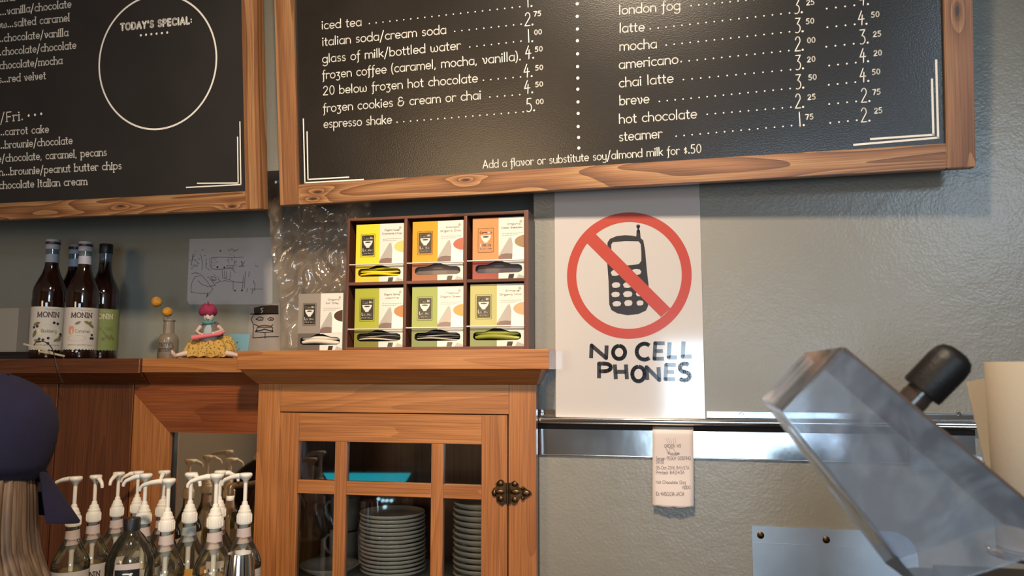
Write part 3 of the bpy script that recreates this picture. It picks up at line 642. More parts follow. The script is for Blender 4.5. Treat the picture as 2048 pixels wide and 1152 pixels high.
for text, x0, y0, x1, y1, h in [('Server: PEGGY GOSFING', 135, 485, 555, 483, 40), ('ENTER', 135, 530, 230, 530, 40), ('05-Oct-2016 8:41:57A', 135, 597, 538, 597, 38), ('Printed: 8:42:43A', 135, 655, 480, 653, 40),
                         ('Hot Chocolate 12oz', 135, 768, 495, 772, 38), ('KIDDO', 458, 832, 552, 834, 38), ('ID: 4MSG12M-JACM', 135, 912, 475, 912, 44), ('ORDER: M5', 235, 335, 440, 330, 38), ('House', 280, 420, 410, 420, 34)]:
    a, b = rp(x0, y0), rp(x1, y1); hh = rp(x0, y0-h)[1]-a[1]
    write(lt, ft, text, a, b, abs(hh), w=.13, z=.0005, raw=True, gap=.12)
for k in range(5):
    a = rp(250+k*30, 215+random.random()*10); b = rp(285+k*22, 285); lt.ribbon([a, b], .0006, .0005)
lt.ribbon([rp(*p) for p in [(250, 330), (275, 400), (320, 425), (390, 425), (425, 410), (400, 395), (350, 400)]], .0007, .0005)
lt.ribbon([rp(*p) for p in [(265, 350), (290, 400), (300, 345), (340, 340), (375, 400)]], .0006, .0005)
bendr(lt).build('receipt_print', M['rink'], rc)

# galvanised plate low on the wall
gp = tag(empty('galvanised_plate', (0, 0, 0)), 'flat galvanised metal sheet screwed low on the wall under the receipt rail', 'metal plate')
p0, p1 = at(1503, 1051, 0), at(1812, 1062, 0); zpb = .75
m = MB().poly(list(reversed([(p0.x, p0.z)]+[(p0.x, zpb), (p1.x+.02, zpb), (p1.x+.02, p0.z-.05)]+[(p1.x+.02-.05+.05*math.cos(a), p0.z-.05+.05*math.sin(a)) for a in (.4, .8, 1.2, PI/2)])), .0025, .0022)
m.v = [(x_, -z_, y_) for x_, y_, z_ in m.v]
m.build('plate_sheet', M['plate_metal'], gp)
MB().box((p0.x+.004, -.0036, p0.z-.036), (p1.x-.03, -.0022, p0.z-.035)).build('plate_fold', M['plate_metal'], gp)
for px, py in ((1521, 1070), (1652, 1079)):
    p = at(px, py, 0); s_ = MB(); s_.lathe([(.0075, 0), (.0075, .0012), (.0045, .0035), (.0, .004)], (p.x, -.0022, p.z), 16, (0, -1, 0), capb=False); s_.build('screw', M['bronze'], gp, 40)

# ------------------------------------------------------------------ wall cabinet with glazed door
CT = .98                                # counter top height
YF = -.05                               # cabinet face
xl_, xr_c = at(517, 780, YF).x, at(1072, 780, YF).x
zslab1 = (at(480, 703, -.10).z+at(1098, 696, -.10).z)/2; zslab0 = (at(480, 741, -.10).z+at(1098, 736.5, -.10).z)/2
zcr = at(800, 768, YF).z
cab = tag(empty('wall_cabinet', (0, 0, 0)), 'orange oak cabinet with a six-pane glazed door and thick moulded top', 'cabinet')
sxl, sxr = at(474, 720, -.10).x, at(1098, 720, -.10).x
m = MB(); m.box((sxl, -.10, zslab0), (sxr, -.0005, zslab1), .002); m.box((sxl, -.0005, zslab0), (XR-.001, ND-.001, zslab1)); m.build('cabinet_top', M['oak_x'], cab)
m = MB()
bz, tz_ = zcr, zslab0
bq = [(xl_-.002, YF-.003), (xr_c+.002, YF-.003)]; tq = [(xl_-.03, -.088), (xr_c+.020, -.088)]
m.add([(bq[0][0], bq[0][1], bz), (bq[1][0], bq[1][1], bz), (tq[1][0], tq[1][1], tz_), (tq[0][0], tq[0][1], tz_), (bq[0][0], -.0005, bz), (bq[1][0], -.0005, bz), (tq[1][0], -.0005, tz_), (tq[0][0], -.0005, tz_)],
      [(0, 1, 2, 3), (1, 5, 6, 2), (4, 0, 3, 7), (3, 2, 6, 7), (0, 4, 5, 1), (5, 4, 7, 6)])
m.build('crown_moulding', M['oak_x'], cab)
def oakbox(name, px0, py0, px1, py1, y0, y1, ax, parent, bev=.0012, zlo=None, mat='oak_'):
    ym = (py0+py1)/2; a, b = at(px0, 900 if zlo is not None else ym, y0), at(px1, 900 if zlo is not None else ym, y0)
    zt_ = at((px0+px1)/2, py0, y0).z; zb_ = zlo if zlo is not None else at((px0+px1)/2, py1, y0).z
    return MB().box((a.x, y0, zb_), (b.x, y1, zt_), bev).build(name, M[mat+ax], parent)
ZB = CT+.002
xs1 = at(560, 826, YF).x; xs2 = at(1017, 828, YF).x
MB().box((xl_, YF, ZB), (xs1, YF+.022, zcr), .0012).build('face_stile', M['oak_z'], cab)
MB().box((xs2, YF, ZB), (xr_c, YF+.022, zcr), .0012).build('face_stile', M['oak_z'], cab)
zr_ = at(790, 826, YF).z
MB().box((xs1, YF+.0008, zr_), (xs2, YF+.022, zcr), .0012).build('face_rail', M['oak_x'], cab)
MB().box((xs1, YF+.0008, ZB), (xs2, YF+.022, ZB+.03), .0012).build('face_rail', M['oak_x'], cab)
MB().box((xl_, YF+.022, ZB), (xl_+.015, ND-.002, zslab0), 0).build('side_panel', M['oak_z'], cab)
MB().box((XR-.017, YF+.022, ZB), (XR-.002, ND-.002, zslab0), 0).build('side_panel', M['oak_z'], cab)
MB().box((xl_+.015, ND-.012, ZB), (XR-.017, ND-.002, zslab0), 0).build('back_panel', M['dark_z'], cab)
zsh = at(640, 1144, .1).z
MB().box((xl_+.015, -.02, zsh-.018), (XR-.017, ND-.012, zsh), 0).build('inner_shelf', plain('shelf_liner', (.42, .40, .36), .6), cab)
MB().box((xl_+.015, -.02, ZB), (XR-.017, ND-.012, ZB+.02), 0).build('cabinet_floor', M['oak_x'], cab)
# door
door = tag(empty('door', (0, 0, 0)), None); door.parent = cab
YD = YF-.001; DB = ZB+.032; gap = .0016
dx0, dx1 = xs1+gap-.0005, xs2-gap-.001; dz1 = zr_-gap-.0005
sxa, sxb = at(598, 860, YD).x, at(963, 860, YD).x
zrail = at(780, 885.5, YD).z
def db(name, lo, hi, ax, mat='oak_'): return MB().box(lo, hi, .0012).build(name, M[mat+ax], door)
db('stile', (dx0, YD, DB), (sxa, YD+.02, dz1), 'z'); db('stile', (sxb, YD, DB), (dx1, YD+.02, dz1), 'z')
db('rail', (sxa, YD+.0006, zrail), (sxb, YD+.02, dz1), 'x'); db('rail', (sxa, YD+.0006, DB), (sxb, YD+.02, DB+.05), 'x')
v1, v2 = at(669, 930, YD).x, at(692.5, 930, YD).x; v3, v4 = at(862, 930, YD).x, at(886, 930, YD).x
h1, h2 = at(780, 965.5, YD).z, at(780, 993, YD).z
db('muntin', (v1, YD+.0012, DB+.05), (v2, YD+.018, zrail), 'z'); db('muntin', (v3, YD+.0012, DB+.05), (v4, YD+.018, zrail), 'z')
for a, b in ((sxa, v1), (v2, v3), (v4, sxb)):
    db('muntin', (a, YD+.0016, h2), (b, YD+.018, h1), 'x')
    MB().box((a-.001, YD+.009, h1-.001), (b+.001, YD+.011, zrail+.001)).build('pane', M['pane'], door)
    MB().box((a-.001, YD+.009, DB+.049), (b+.001, YD+.011, h2+.001)).build('pane', M['pane'], door)
# hinge
ch = crop(960, 940, .078125)
hz = at(1016, 986, YD); fh = wallframe((hz.x, YD-.0005, hz.z))
def hp(X_, Y_): return fh.to(ch(X_, Y_))
hinge = empty('hinge', matrix=fh.m); hinge.parent = door; hinge.matrix_parent_inverse = Matrix()
def leafm(name, pts, lobes):
    m = MB().poly([hp(*p) for p in pts], .0022, .0022)
    for (X_, Y_, rx_, ry_) in lobes:
        q = hp(X_, Y_); k = (hp(100, 0)[0]-hp(0, 0)[0])/100; m.ball((q[0], q[1], .0018), (rx_*k, ry_*k, .0035), 12, 7)
    o = m.build(name, M['bronze'], hinge, 40); return o
leafm('hinge_leaf', [(700, 330), (640, 330), (600, 270), (540, 240), (470, 270), (400, 350), (420, 420), (340, 470), (300, 570), (340, 650), (420, 690), (420, 790), (500, 870), (580, 910), (640, 850), (700, 860)],
      [(520, 350, 85, 70), (500, 560, 130, 60), (530, 740, 80, 75), (370, 590, 60, 80)])
leafm('hinge_leaf', [(740, 860), (800, 830), (870, 885), (960, 830), (1000, 720), (1040, 700), (1105, 770), (1200, 690), (1330, 610), (1290, 540), (1200, 490), (1100, 410), (1060, 460), (990, 440), (990, 360), (880, 270), (800, 320), (740, 330)],
      [(890, 360, 80, 60), (900, 560, 130, 65), (890, 760, 80, 70), (1180, 600, 110, 75), (1100, 470, 45, 45), (1100, 720, 45, 40)])
kk = MB(); a, b = hp(712, 330), hp(712, 850); kk.tube([(a[0], a[1], .002), (b[0], b[1], .002)], .0028, 10); kk.tube([(hp(770, 0)[0], a[1], .0015), (hp(770, 0)[0], b[1], .0015)], .002, 8); kk.build('hinge_pin', M['bronze'], hinge, 40)

# china in the cabinet
def plate_profile(r, h, t=.004):
    return [(0, .002), (r*.55, .002), (r*.58, 0), (r*.62, 0), (r*.66, .003), (r*.86, h*.45), (r*.97, h-.002), (r, h+.001), (r-.001, h+.004), (r*.95, h+.003), (r*.84, h*.45+t), (r*.62, .003+t), (0, .003+t)]
def lathe_obj(prof, mat, name, n=40, parent=None): return MB().lathe(prof, n=n, capb=False).build(name, mat, parent, 60)
pc = at(787, 1100, .13); top_z = at(787, 1022, .13).z; NP = 15; base = zsh+.0005
step = (top_z-base-.016)/(NP-1)
pm = lathe_obj(plate_profile(.0835, .0125), M['china'], 'saucer')
ORD = ['topmost', 'second', 'third', 'fourth', 'fifth', 'sixth', 'seventh', 'eighth', 'ninth', 'tenth', 'eleventh', 'twelfth', 'thirteenth', 'fourteenth', 'fifteenth']
def rank(k, n): return 'lowest' if k == 0 else 'topmost' if k == n-1 else ORD[n-1-k]
for k in range(NP):
    o = pm if k == 0 else pm.copy()
    if k: COL.objects.link(o)
    o.location = (pc.x+.0012*math.sin(k*2.1)-.004*k/NP, .13+.001*math.cos(k*1.3), base+k*step)
    tag(o, 'cream saucer, '+rank(k, NP)+' from the top of the stack behind the middle panes' if 0 < k < NP-1 else 'cream saucer, '+rank(k, NP)+' of the stack behind the middle panes', 'plate', 'saucers stacked behind the middle panes')
pc2 = at(908, 1080, .13); bt_z = at(930, 1001, .13).z; NB = 13; step2 = (bt_z-base-.018)/(NB-1)
bm_ = lathe_obj(plate_profile(.078, .016, .005), M['china'], 'side_dish')
for k in range(NB):
    o = bm_ if k == 0 else bm_.copy()
    if k: COL.objects.link(o)
    o.location = (pc2.x+.078+.0015*math.sin(k*1.7), .13, base+k*step2)
    tag(o, 'cream dish, '+rank(k, NB)+(' from the top' if 0 < k < NB-1 else '')+' of the stack nearest the hinge', 'dish', 'dishes stacked by the hinged side of the door')
q = at(659, 1126, .07)
bowl = lathe_obj([(0, .004), (.028, .003), (.03, 0), (.034, 0), (.036, .006), (.055, .014), (.072, .026), (.0755, .029), (.073, .030), (.05, .019), (.03, .011), (0, .009)], M['china'], 'bowl')
bowl.location = (q.x, .07, zsh+.0005); tag(bowl, 'wide shallow cream bowl standing behind the left panes of the cabinet', 'bowl')
mugp = [(0, .004), (.026, .004), (.03, 0), (.033, .003), (.036, .02), (.038, .08), (.0395, .086), (.037, .085), (.034, .02), (.028, .008), (0, .008)]
mgm = plain('dim_stoneware', (.30, .26, .2), .3, coat=.3)
for i, (zz, lab) in enumerate(((zsh+.0005, 'lower brown stoneware mug of the two stacked behind the bowl'), (zsh+.088, 'upper brown stoneware mug with a loop handle, stacked behind the bowl'))):
    p = at(690, 1050, .2); mg = empty('mug', (p.x, .2, zz)); tag(mg, lab, 'mug')
    MB().lathe(mugp, n=28, capb=False).build('mug_body', mgm, mg, 60)
    MB().tube([(-.034, 0, .07), (-.048, 0, .072), (-.058, 0, .06), (-.057, 0, .04), (-.046, 0, .026), (-.034, 0, .022)], .005, 8).build('handle', mgm, mg, 60)

# ------------------------------------------------------------------ back bar: shelf, framed mirror, dark panel, counter
bb = tag(empty('back_bar', (0, 0, 0)), 'wooden back bar with a shelf over a framed mirror and dark panelling', 'shelf unit')
ys = -.035
xm = at(284, 730, ys).x; zs1 = at(380, 716.5, ys).z; zs0 = at(380, 745, ys).z; zm = at(380, 769, 0).z
MB().box((xm, ys, zs0), (sxl-.001 if False else xl_-.001, ND-.001, zs1), .0015).build('shelf_board', M['oak_x'], bb)
MB().box((RX0+.4, ys-.008, zs0-.002), (xm-.001, ND-.001, zs1), .0015).build('shelf_board', M['dark_x'], bb)  # darker wood; the shade at this end is also put into its colour
def crownp(x0, x1, mat, ytop, ybot):
    return MB().add([(x0, ybot, zm), (x1, ybot, zm), (x1, ytop, zs0), (x0, ytop, zs0), (x0, .02, zm), (x1, .02, zm), (x1, .02, zs0), (x0, .02, zs0)], [(0, 1, 2, 3), (1, 5, 6, 2), (4, 0, 3, 7), (3, 2, 6, 7), (0, 4, 5, 1), (5, 4, 7, 6)]).build('shelf_moulding', M[mat], bb)
crownp(xm, xl_-.001, 'red_x', ys+.006, -.001); crownp(RX0+.4, xm-.001, 'dark_x', ys-.004, -.006)
fm = wallframe((0, 0, 0))
def mp(px, py): return fm.to((px, py))
tl, ic = mp(270, 769), mp(339.5, 864.5)
mt = mp(270, 786)
xe = xl_-.001; zc = CT+.001
plank('frame_rail', bb, M['oak_x'], [(0, 0)], 0, 0) if False else None
m = MB(); 
def vplank(name, pts, y0, y1, mat, parent):
    """board piece outlined in x,z and lying between two depths"""
    m = MB().poly([(p[0], p[1]) for p in pts], 0, abs(y1-y0)); m.v = [(x_, y0-z_, y_) for x_, y_, z_ in m.v]
    # the front face looks towards -y
    return m.build(name, M[mat], parent)
vplank('mirror_rail', [(tl[0], mt[1]), (ic[0], ic[1]), (xe, ic[1]), (xe, zm), (tl[0], zm)], -.0, .025, 'red_x', bb)
vplank('mirror_stile', [(tl[0], mt[1]-.0012), (tl[0], zc), (ic[0], zc), (ic[0], ic[1]-.0012)], -.0, .025, 'oak_z', bb)
MB().box((ic[0], .0125, zc), (ic[0]+.006, .025, ic[1])).build('mirror_gasket', M['black'], bb)
MB().box((ic[0]-.004, .020, zc), (xe, .024, ic[1]+.004)).build('mirror_glass', M['mirror'], bb)
px_ = mp(112, 900)[0]
MB().box((px_+.001, -.004, zc), (tl[0]-.001, .025, zm), .001).build('side_panel', M['dark_z'], bb)
MB().box((px_-.5, -.006, zc), (px_-.001, .025, zm), .001).build('side_panel', M['dark_z'], bb)
MB().box((RX0+.4, .025, zc), (xe, .05, zm)).build('backing_board', M['dark_x'], bb)
ctop = tag(empty('back_counter', (0, 0, 0)), 'long back counter under the syrup pumps and the cabinet', 'counter')
MB().box((RX0+.01, -.41, CT-.04), (.05, -.001, CT), .004).build('worktop', M['dark_x'], ctop)
MB().box((RX0+.01, -.001, CT-.04), (XR-.002, ND-.001, CT)).build('worktop_back', M['dark_x'], ctop)
MB().box((RX0+.01, -.38, 0), (.03, -.002, CT-.04)).build('counter_body', M['dark_z'], ctop)

# ------------------------------------------------------------------ tea rack and tea boxes
YK = -.085                              # rack front
ZT = zslab1
kl, kr = at(691.5, 570, YK).x, at(1057, 570, YK).x
kt = (at(691, 439, YK).z+at(1057, 419.5, YK).z)/2+.001
rack = tag(empty('tea_rack', (0, 0, 0)), 'dark wooden pigeonhole rack of six cells holding tea boxes on the cabinet', 'rack')
KD = .072; t_ = .007
MB().box((kl, YK, ZT+.0003), (kl+t_, YK+KD, kt), .001).build('side', M['rack_z'], rack)
MB().box((kr-t_*1.5, YK, ZT+.0003), (kr, YK+KD, kt), .001).build('side', M['rack_z'], rack)
MB().box((kl+t_, YK+.0005, kt-t_), (kr-t_*1.5, YK+KD, kt-.0003), .001).build('top', M['rack_x'], rack)
MB().box((kl+t_, YK+.0005, ZT+.0003), (kr-t_*1.5, YK+KD, ZT+t_), .001).build('bottom', M['rack_x'], rack)
MB().box((kl+t_, YK+KD-.004, ZT+t_), (kr-t_*1.5, YK+KD-.0005, kt-t_)).build('back', M['dark'], rack)
dvx = [at(809.5, 570, YK).x, at(930, 570, YK).x]
for x_ in dvx: MB().box((x_-.0038, YK+.0003, ZT+t_), (x_+.0038, YK+KD-.004, kt-t_), .001).build('divider', M['rack_z'], rack)
zmid = at(870, 563.5, YK).z
cells = [(kl+t_, dvx[0]-.0038), (dvx[0]+.0038, dvx[1]-.0038), (dvx[1]+.0038, kr-t_*1.5)]
for a, b in cells: MB().box((a, YK+.001, zmid-.0038), (b, YK+KD-.004, zmid+.0038), .001).build('cell_shelf', M['rack_x'], rack)
for (a, b), yu, yl in zip(cells, (528, 524.5, 520), (658, 655, 652)):
    xm_ = 870
    for py in (yu, yl):
        pxx = 750 if a == cells[0][0] else 875 if a == cells[1][0] else 995
        zz = at(pxx, py, YK).z
        MB().tube([(a, YK+.0035, zz), (b, YK+.0035, zz)], .0018, 8).build('retaining_bar', M['barsteel'], rack, 60)

M['card_white'] = plain('tea_box_white', (.68, .64, .58), .3, coat=.4)
M['card_dark'] = plain('tea_box_logo', (.018, .014, .012), .3, coat=.4)
M['card_grey'] = plain('tea_box_grey_print', (.40, .36, .32), .35, coat=.4)  # plain grey ink of the printed sachet, seal and corner picture
M['card_text'] = plain('tea_box_text', (.22, .19, .16), .5)
M['cupwhite'] = plain('tea_box_cup_print', (.80, .77, .70), .3, coat=.4)
M['leafprint'] = plain('tea_box_leaf_print', (.20, .13, .11), .4, coat=.4)
def teabox(pl, pt, prr, pb, y, colr, colbot, liquid, t1, t2, slot, label, logo=None, base=None, tilt=0.0, group='tea boxes in and beside the rack'):
    a = at(pl, pb, y); b = at(prr, pb, y); zt2 = at((pl+prr)/2, pt, y).z; zb2 = base if base is not None else a.z
    w_, h_ = b.x-a.x, zt2-zb2
    fr = wallframe((a.x, y, zb2))
    if tilt: fr = Frame((a.x, y, zb2), (math.cos(tilt), 0, math.sin(tilt)), (-math.sin(tilt), 0, math.cos(tilt)))
    bx = tag(empty('tea_box', matrix=fr.m), label, 'box', group)
    P_ = lambda u, v: (u*w_, v*h_)
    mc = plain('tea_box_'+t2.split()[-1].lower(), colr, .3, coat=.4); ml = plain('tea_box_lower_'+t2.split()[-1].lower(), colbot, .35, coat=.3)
    D = .058
    top = [(.055, .15), (.065, .205), (.11, .232), (.28, .235), (.36, .262), (.43, .285), (.5, .287), (.57, .285), (.66, .258), (.74, .235), (.88, .232), (.935, .205), (.95, .16)]
    bot = [(.935, .12), (.88, .098), (.5, .095), (.12, .098), (.07, .12)]
    iL = top[:7]; iR = top[6:]
    left = [(0, 0), (.5, 0), (.5, .095)]+bot[3:]+iL+[(.5, 1), (0, 1)]
    right = [(.5, 0), (1, 0), (1, 1), (.5, 1)]+iR+bot[:3]
    lowleft = [(0, 0), (.5, 0), (.5, .095)]+bot[3:]+iL+[(.5, .287), (.5, .30), (0, .30)]
    m = MB(); m.poly([P_(*p) for p in lowleft], 0, .0006); m.build('lower_left_panel', ml, bx)
    m = MB(); m.poly([P_(*p) for p in [(0, .30), (.5, .30), (.5, 1), (0, 1)]], 0, .0006); m.build('colour_panel', mc, bx)
    m = MB(); m.poly([P_(*p) for p in right], 0, .0006); m.build('white_panel', M['card_white'], bx)
    e = .0006
    m = MB(); m.box((0, 0, -D), (e, h_, -e)); m.box((w_-e, 0, -D), (w_, h_, -e)); m.box((e, 0, -D), (w_-e, e, -e)); m.box((e, h_-e, -D), (w_-e, h_, -e)); m.box((e, e, -D), (w_-e, h_-e, -D+e))
    m.build('carton', mc, bx)
    # logo badge
    lg = MB().poly([P_(*p) for p in rrect(.10, .435, .405, .835, .02)], .0002); lg.build('logo_outline', M['card_dark'], bx)
    MB().poly([P_(*p) for p in rrect(.108, .442, .397, .828, .018)], .0003).build('logo_border', mc, bx)
    MB().poly([P_(*p) for p in rrect(.122, .458, .383, .812, .014)], .0004).build('logo_ground', logo or M['card_dark'], bx)
    lw = MB()
    def wr(t, u0, u1, v, hh, ww=.17, z=.0006, mb_=None, gap=.1): write(mb_ or lw, fr, t, P_(u0, v), P_(u1, v), hh*h_, w=ww, z=z, raw=True, gap=gap)
    wr("Come Me", .14, .37, .745, .035, .3)
    lw.poly([P_(*p) for p in [(.155, .715), (.355, .715), (.345, .68), (.32, .64), (.29, .615), (.285, .595), (.22, .595), (.215, .615), (.185, .64), (.163, .68)]], .0006)
    wr('Leaves', .15, .355, .535, .05, .2); wr('pure teas', .14, .365, .488, .028, .22)
    lw.build('logo_print', M['card_white'], bx)
    MB().disc(*P_(.255, .69), .0008, .062*w_, 16, .012*h_).build('logo_cup_rim', M['card_dark'], bx)
    tx = MB(); wr(t1, .60 if len(t1) > 10 else .66, .92, .875, .028, .13, mb_=tx); wr(t2, .55 if len(t2) > 9 else .62, .955 if len(t2) > 9 else .9, .815, .028, .13, mb_=tx)
    for vv, uu in ((.735, .96), (.705, .95)):
        u = .57
        while u < uu: tx.ribbon([P_(u, vv), P_(u+.035, vv)], .0005, .0005); u += .05
    tx.build('title_print', M['card_text'], bx)
    cl = lambda pts: [P_(min(u, .998), v) for u, v in pts]
    # steeping sachet, cup and tea printed on the white panel
    MB().poly(cl([(.5, .302), (.5, .38), (.6, .52), (.7, .66), (.74, .67), (.77, .56), (.84, .36), (.84, .302)]), .0002).build('sachet_picture', M['card_grey'], bx)
    MB().poly(cl([(.5, .302), (.5, .36), (.56, .40), (.66, .41), (.76, .40), (.84, .36), (.84, .302)]), .0003).build('leaf_picture', M['leafprint'], bx)
    MB().poly(cl([(.76, .302), (.765, .42), (.77, .56)]+arc(1.02, .60, .26, .13, 180, 60, 10)+[(.998, .302)]), .0004).build('cup_picture', M['cupwhite'], bx)
    MB().poly(cl(arc(1.04, .60, .235, .105, 180, 80, 8)+[(.998, .70)]+[(.998, .50)]+arc(1.04, .60, .235, .105, 258, 180, 6)), .0006).build('tea_picture', plain('tea_'+t2.split()[-1].lower(), liquid, .4), bx)
    MB().disc(*P_(.925, .925), .0004, .026*w_, 14).build('seal', M['card_grey'], bx)
    m = MB(); m.poly([P_(*p) for p in [(.68, .004), (.70, .075), (.80, .075), (.78, .004)]], .0003); m.build('corner_badge', M['card_dark'], bx)
    MB().poly(cl([(.84, .004), (.88, .07), (.998, .03), (.998, .004)]), .0003).build('corner_picture', M['card_grey'], bx)
    # sachets in the slot
    kind, c1_, c2_ = slot
    ma = plain('sachet_'+kind, c1_, .35, coat=.2); mb2 = plain('sachet_edge_'+kind, c2_, .5)
    rows_ = {'stack': 5, 'puff': 2, 'flat': 1, 'twist': 2, 'fold': 3}[kind]
    for k in range(rows_):
        m = MB(); vv = .11+(k+.5)*(.125/rows_); n_ = 14; pts = []; rr = []
        for i in range(n_+1):
            t = i/n_; u = .09+.82*t; wob = .02*math.sin(t*PI*1.0)*(k+1)/rows_+.012*math.sin(t*5+k*1.9)+(.012*(1-t) if kind == 'stack' else 0)
            pts.append((u*w_, (vv+wob)*h_, -.006-.002*k)); rr.append((.125/rows_*.55*h_)*(.55+.45*math.sin(PI*min(1, max(0, t)))**.5)*(1.25 if kind in ('puff', 'twist') else 1))
        if kind == 'flat':
            m.box((.04*w_, .08*h_, -.012), (.96*w_, .30*h_, -.010), .001)
        else: m.tube(pts, rr, 10)
        m.build('sachet', ma if k % 2 == 0 or kind != 'stack' else mb2, bx, 60)
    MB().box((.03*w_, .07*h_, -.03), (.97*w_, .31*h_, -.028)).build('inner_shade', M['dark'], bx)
    return bx
YB = YK+.010
zb_low = ZT+t_+.0003; zb_up = zmid+.0041
YEL = srgb(222, 200, 48); ORG = srgb(226, 152, 40)
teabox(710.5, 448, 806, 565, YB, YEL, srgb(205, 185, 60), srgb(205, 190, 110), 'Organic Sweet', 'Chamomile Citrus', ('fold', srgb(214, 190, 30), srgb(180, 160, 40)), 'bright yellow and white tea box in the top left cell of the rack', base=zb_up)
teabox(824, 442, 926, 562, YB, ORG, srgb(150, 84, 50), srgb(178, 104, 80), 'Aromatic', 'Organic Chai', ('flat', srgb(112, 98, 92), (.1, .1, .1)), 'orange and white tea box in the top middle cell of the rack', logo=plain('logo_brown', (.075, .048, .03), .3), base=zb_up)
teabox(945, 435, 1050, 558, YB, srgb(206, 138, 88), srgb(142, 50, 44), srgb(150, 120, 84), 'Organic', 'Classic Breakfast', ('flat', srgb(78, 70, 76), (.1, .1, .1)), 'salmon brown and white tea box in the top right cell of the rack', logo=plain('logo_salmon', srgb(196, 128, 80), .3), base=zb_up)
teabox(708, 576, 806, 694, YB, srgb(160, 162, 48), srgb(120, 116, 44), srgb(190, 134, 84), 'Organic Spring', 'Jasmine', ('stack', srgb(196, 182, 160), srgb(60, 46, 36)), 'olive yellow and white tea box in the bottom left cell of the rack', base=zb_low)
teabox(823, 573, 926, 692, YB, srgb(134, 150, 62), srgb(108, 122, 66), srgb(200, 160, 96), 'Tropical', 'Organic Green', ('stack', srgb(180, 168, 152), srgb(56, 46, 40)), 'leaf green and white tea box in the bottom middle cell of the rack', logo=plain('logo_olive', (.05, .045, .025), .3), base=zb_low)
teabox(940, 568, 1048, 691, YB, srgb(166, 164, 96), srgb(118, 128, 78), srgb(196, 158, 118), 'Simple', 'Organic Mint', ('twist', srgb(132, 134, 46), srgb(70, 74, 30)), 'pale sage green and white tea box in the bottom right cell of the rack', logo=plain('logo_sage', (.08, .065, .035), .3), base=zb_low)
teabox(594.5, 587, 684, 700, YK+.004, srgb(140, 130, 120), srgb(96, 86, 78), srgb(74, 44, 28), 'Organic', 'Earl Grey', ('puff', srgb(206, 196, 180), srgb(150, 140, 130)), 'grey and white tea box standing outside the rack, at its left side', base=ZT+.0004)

# ------------------------------------------------------------------ crumpled clear bag hanging between the boards
M['film'] = clear('clear_film', (.93, .90, .88), refl=1, rough=.07, milk=.24, milkc=(.50, .38, .28), bump=.22, bscale=24, floor=.03, cap=.22)
lo_ = [(330, 526), (380, 523), (440, 520), (480, 526), (520, 532), (560, 545), (600, 553), (640, 551), (692, 549)]
def interp(tab, y_):
    for (a, b), (c, d) in zip(tab, tab[1:]):
        if y_ <= c: return b+(d-b)*(y_-a)/(c-a)
    return tab[-1][1]
m = MB(); NXb, NYb = 90, 120
for j in range(NYb+1):
    py = 332+(694-332)*j/NYb; left = interp(lo_, py); right = 730 if py < 600 else 715-40*(py-600)/100
    for i in range(NXb+1):
        s_ = i/NXb; px = left+(right-left)*s_
        lowf = max(0, (py-480)/200)
        d = noise.noise(Vector((px/36, py/40, 3)))*.024*(1-.6*lowf)
        d += (1-abs(noise.noise(Vector((px/26+py/70, py/44, 9))))*2)*.016*(1-.6*lowf)
        d += math.sin((px-lowf*8)/7.5+2.2*noise.noise(Vector((px/50, py/130, 1))))*.006*min(1, lowf*1.4)
        
        y_ = .085+d
        p = at(px+4*noise.noise(Vector((s_*3, py/25, 7))), py, .06); m.v.append((p.x, y_, p.z))
m.v = [(x_, y_, max(z_, ZT+.002)) for x_, y_, z_ in m.v]
m.f = [(j*(NXb+1)+i, j*(NXb+1)+i+1, (j+1)*(NXb+1)+i+1, (j+1)*(NXb+1)+i) for j in range(NYb) for i in range(NXb)]; m.mi = [0]*len(m.f)
bag = m.build('plastic_bag', M['film'], None, 180)
tag(bag, 'crumpled clear plastic bag hanging behind the tea boxes, between the boards', 'plastic bag')

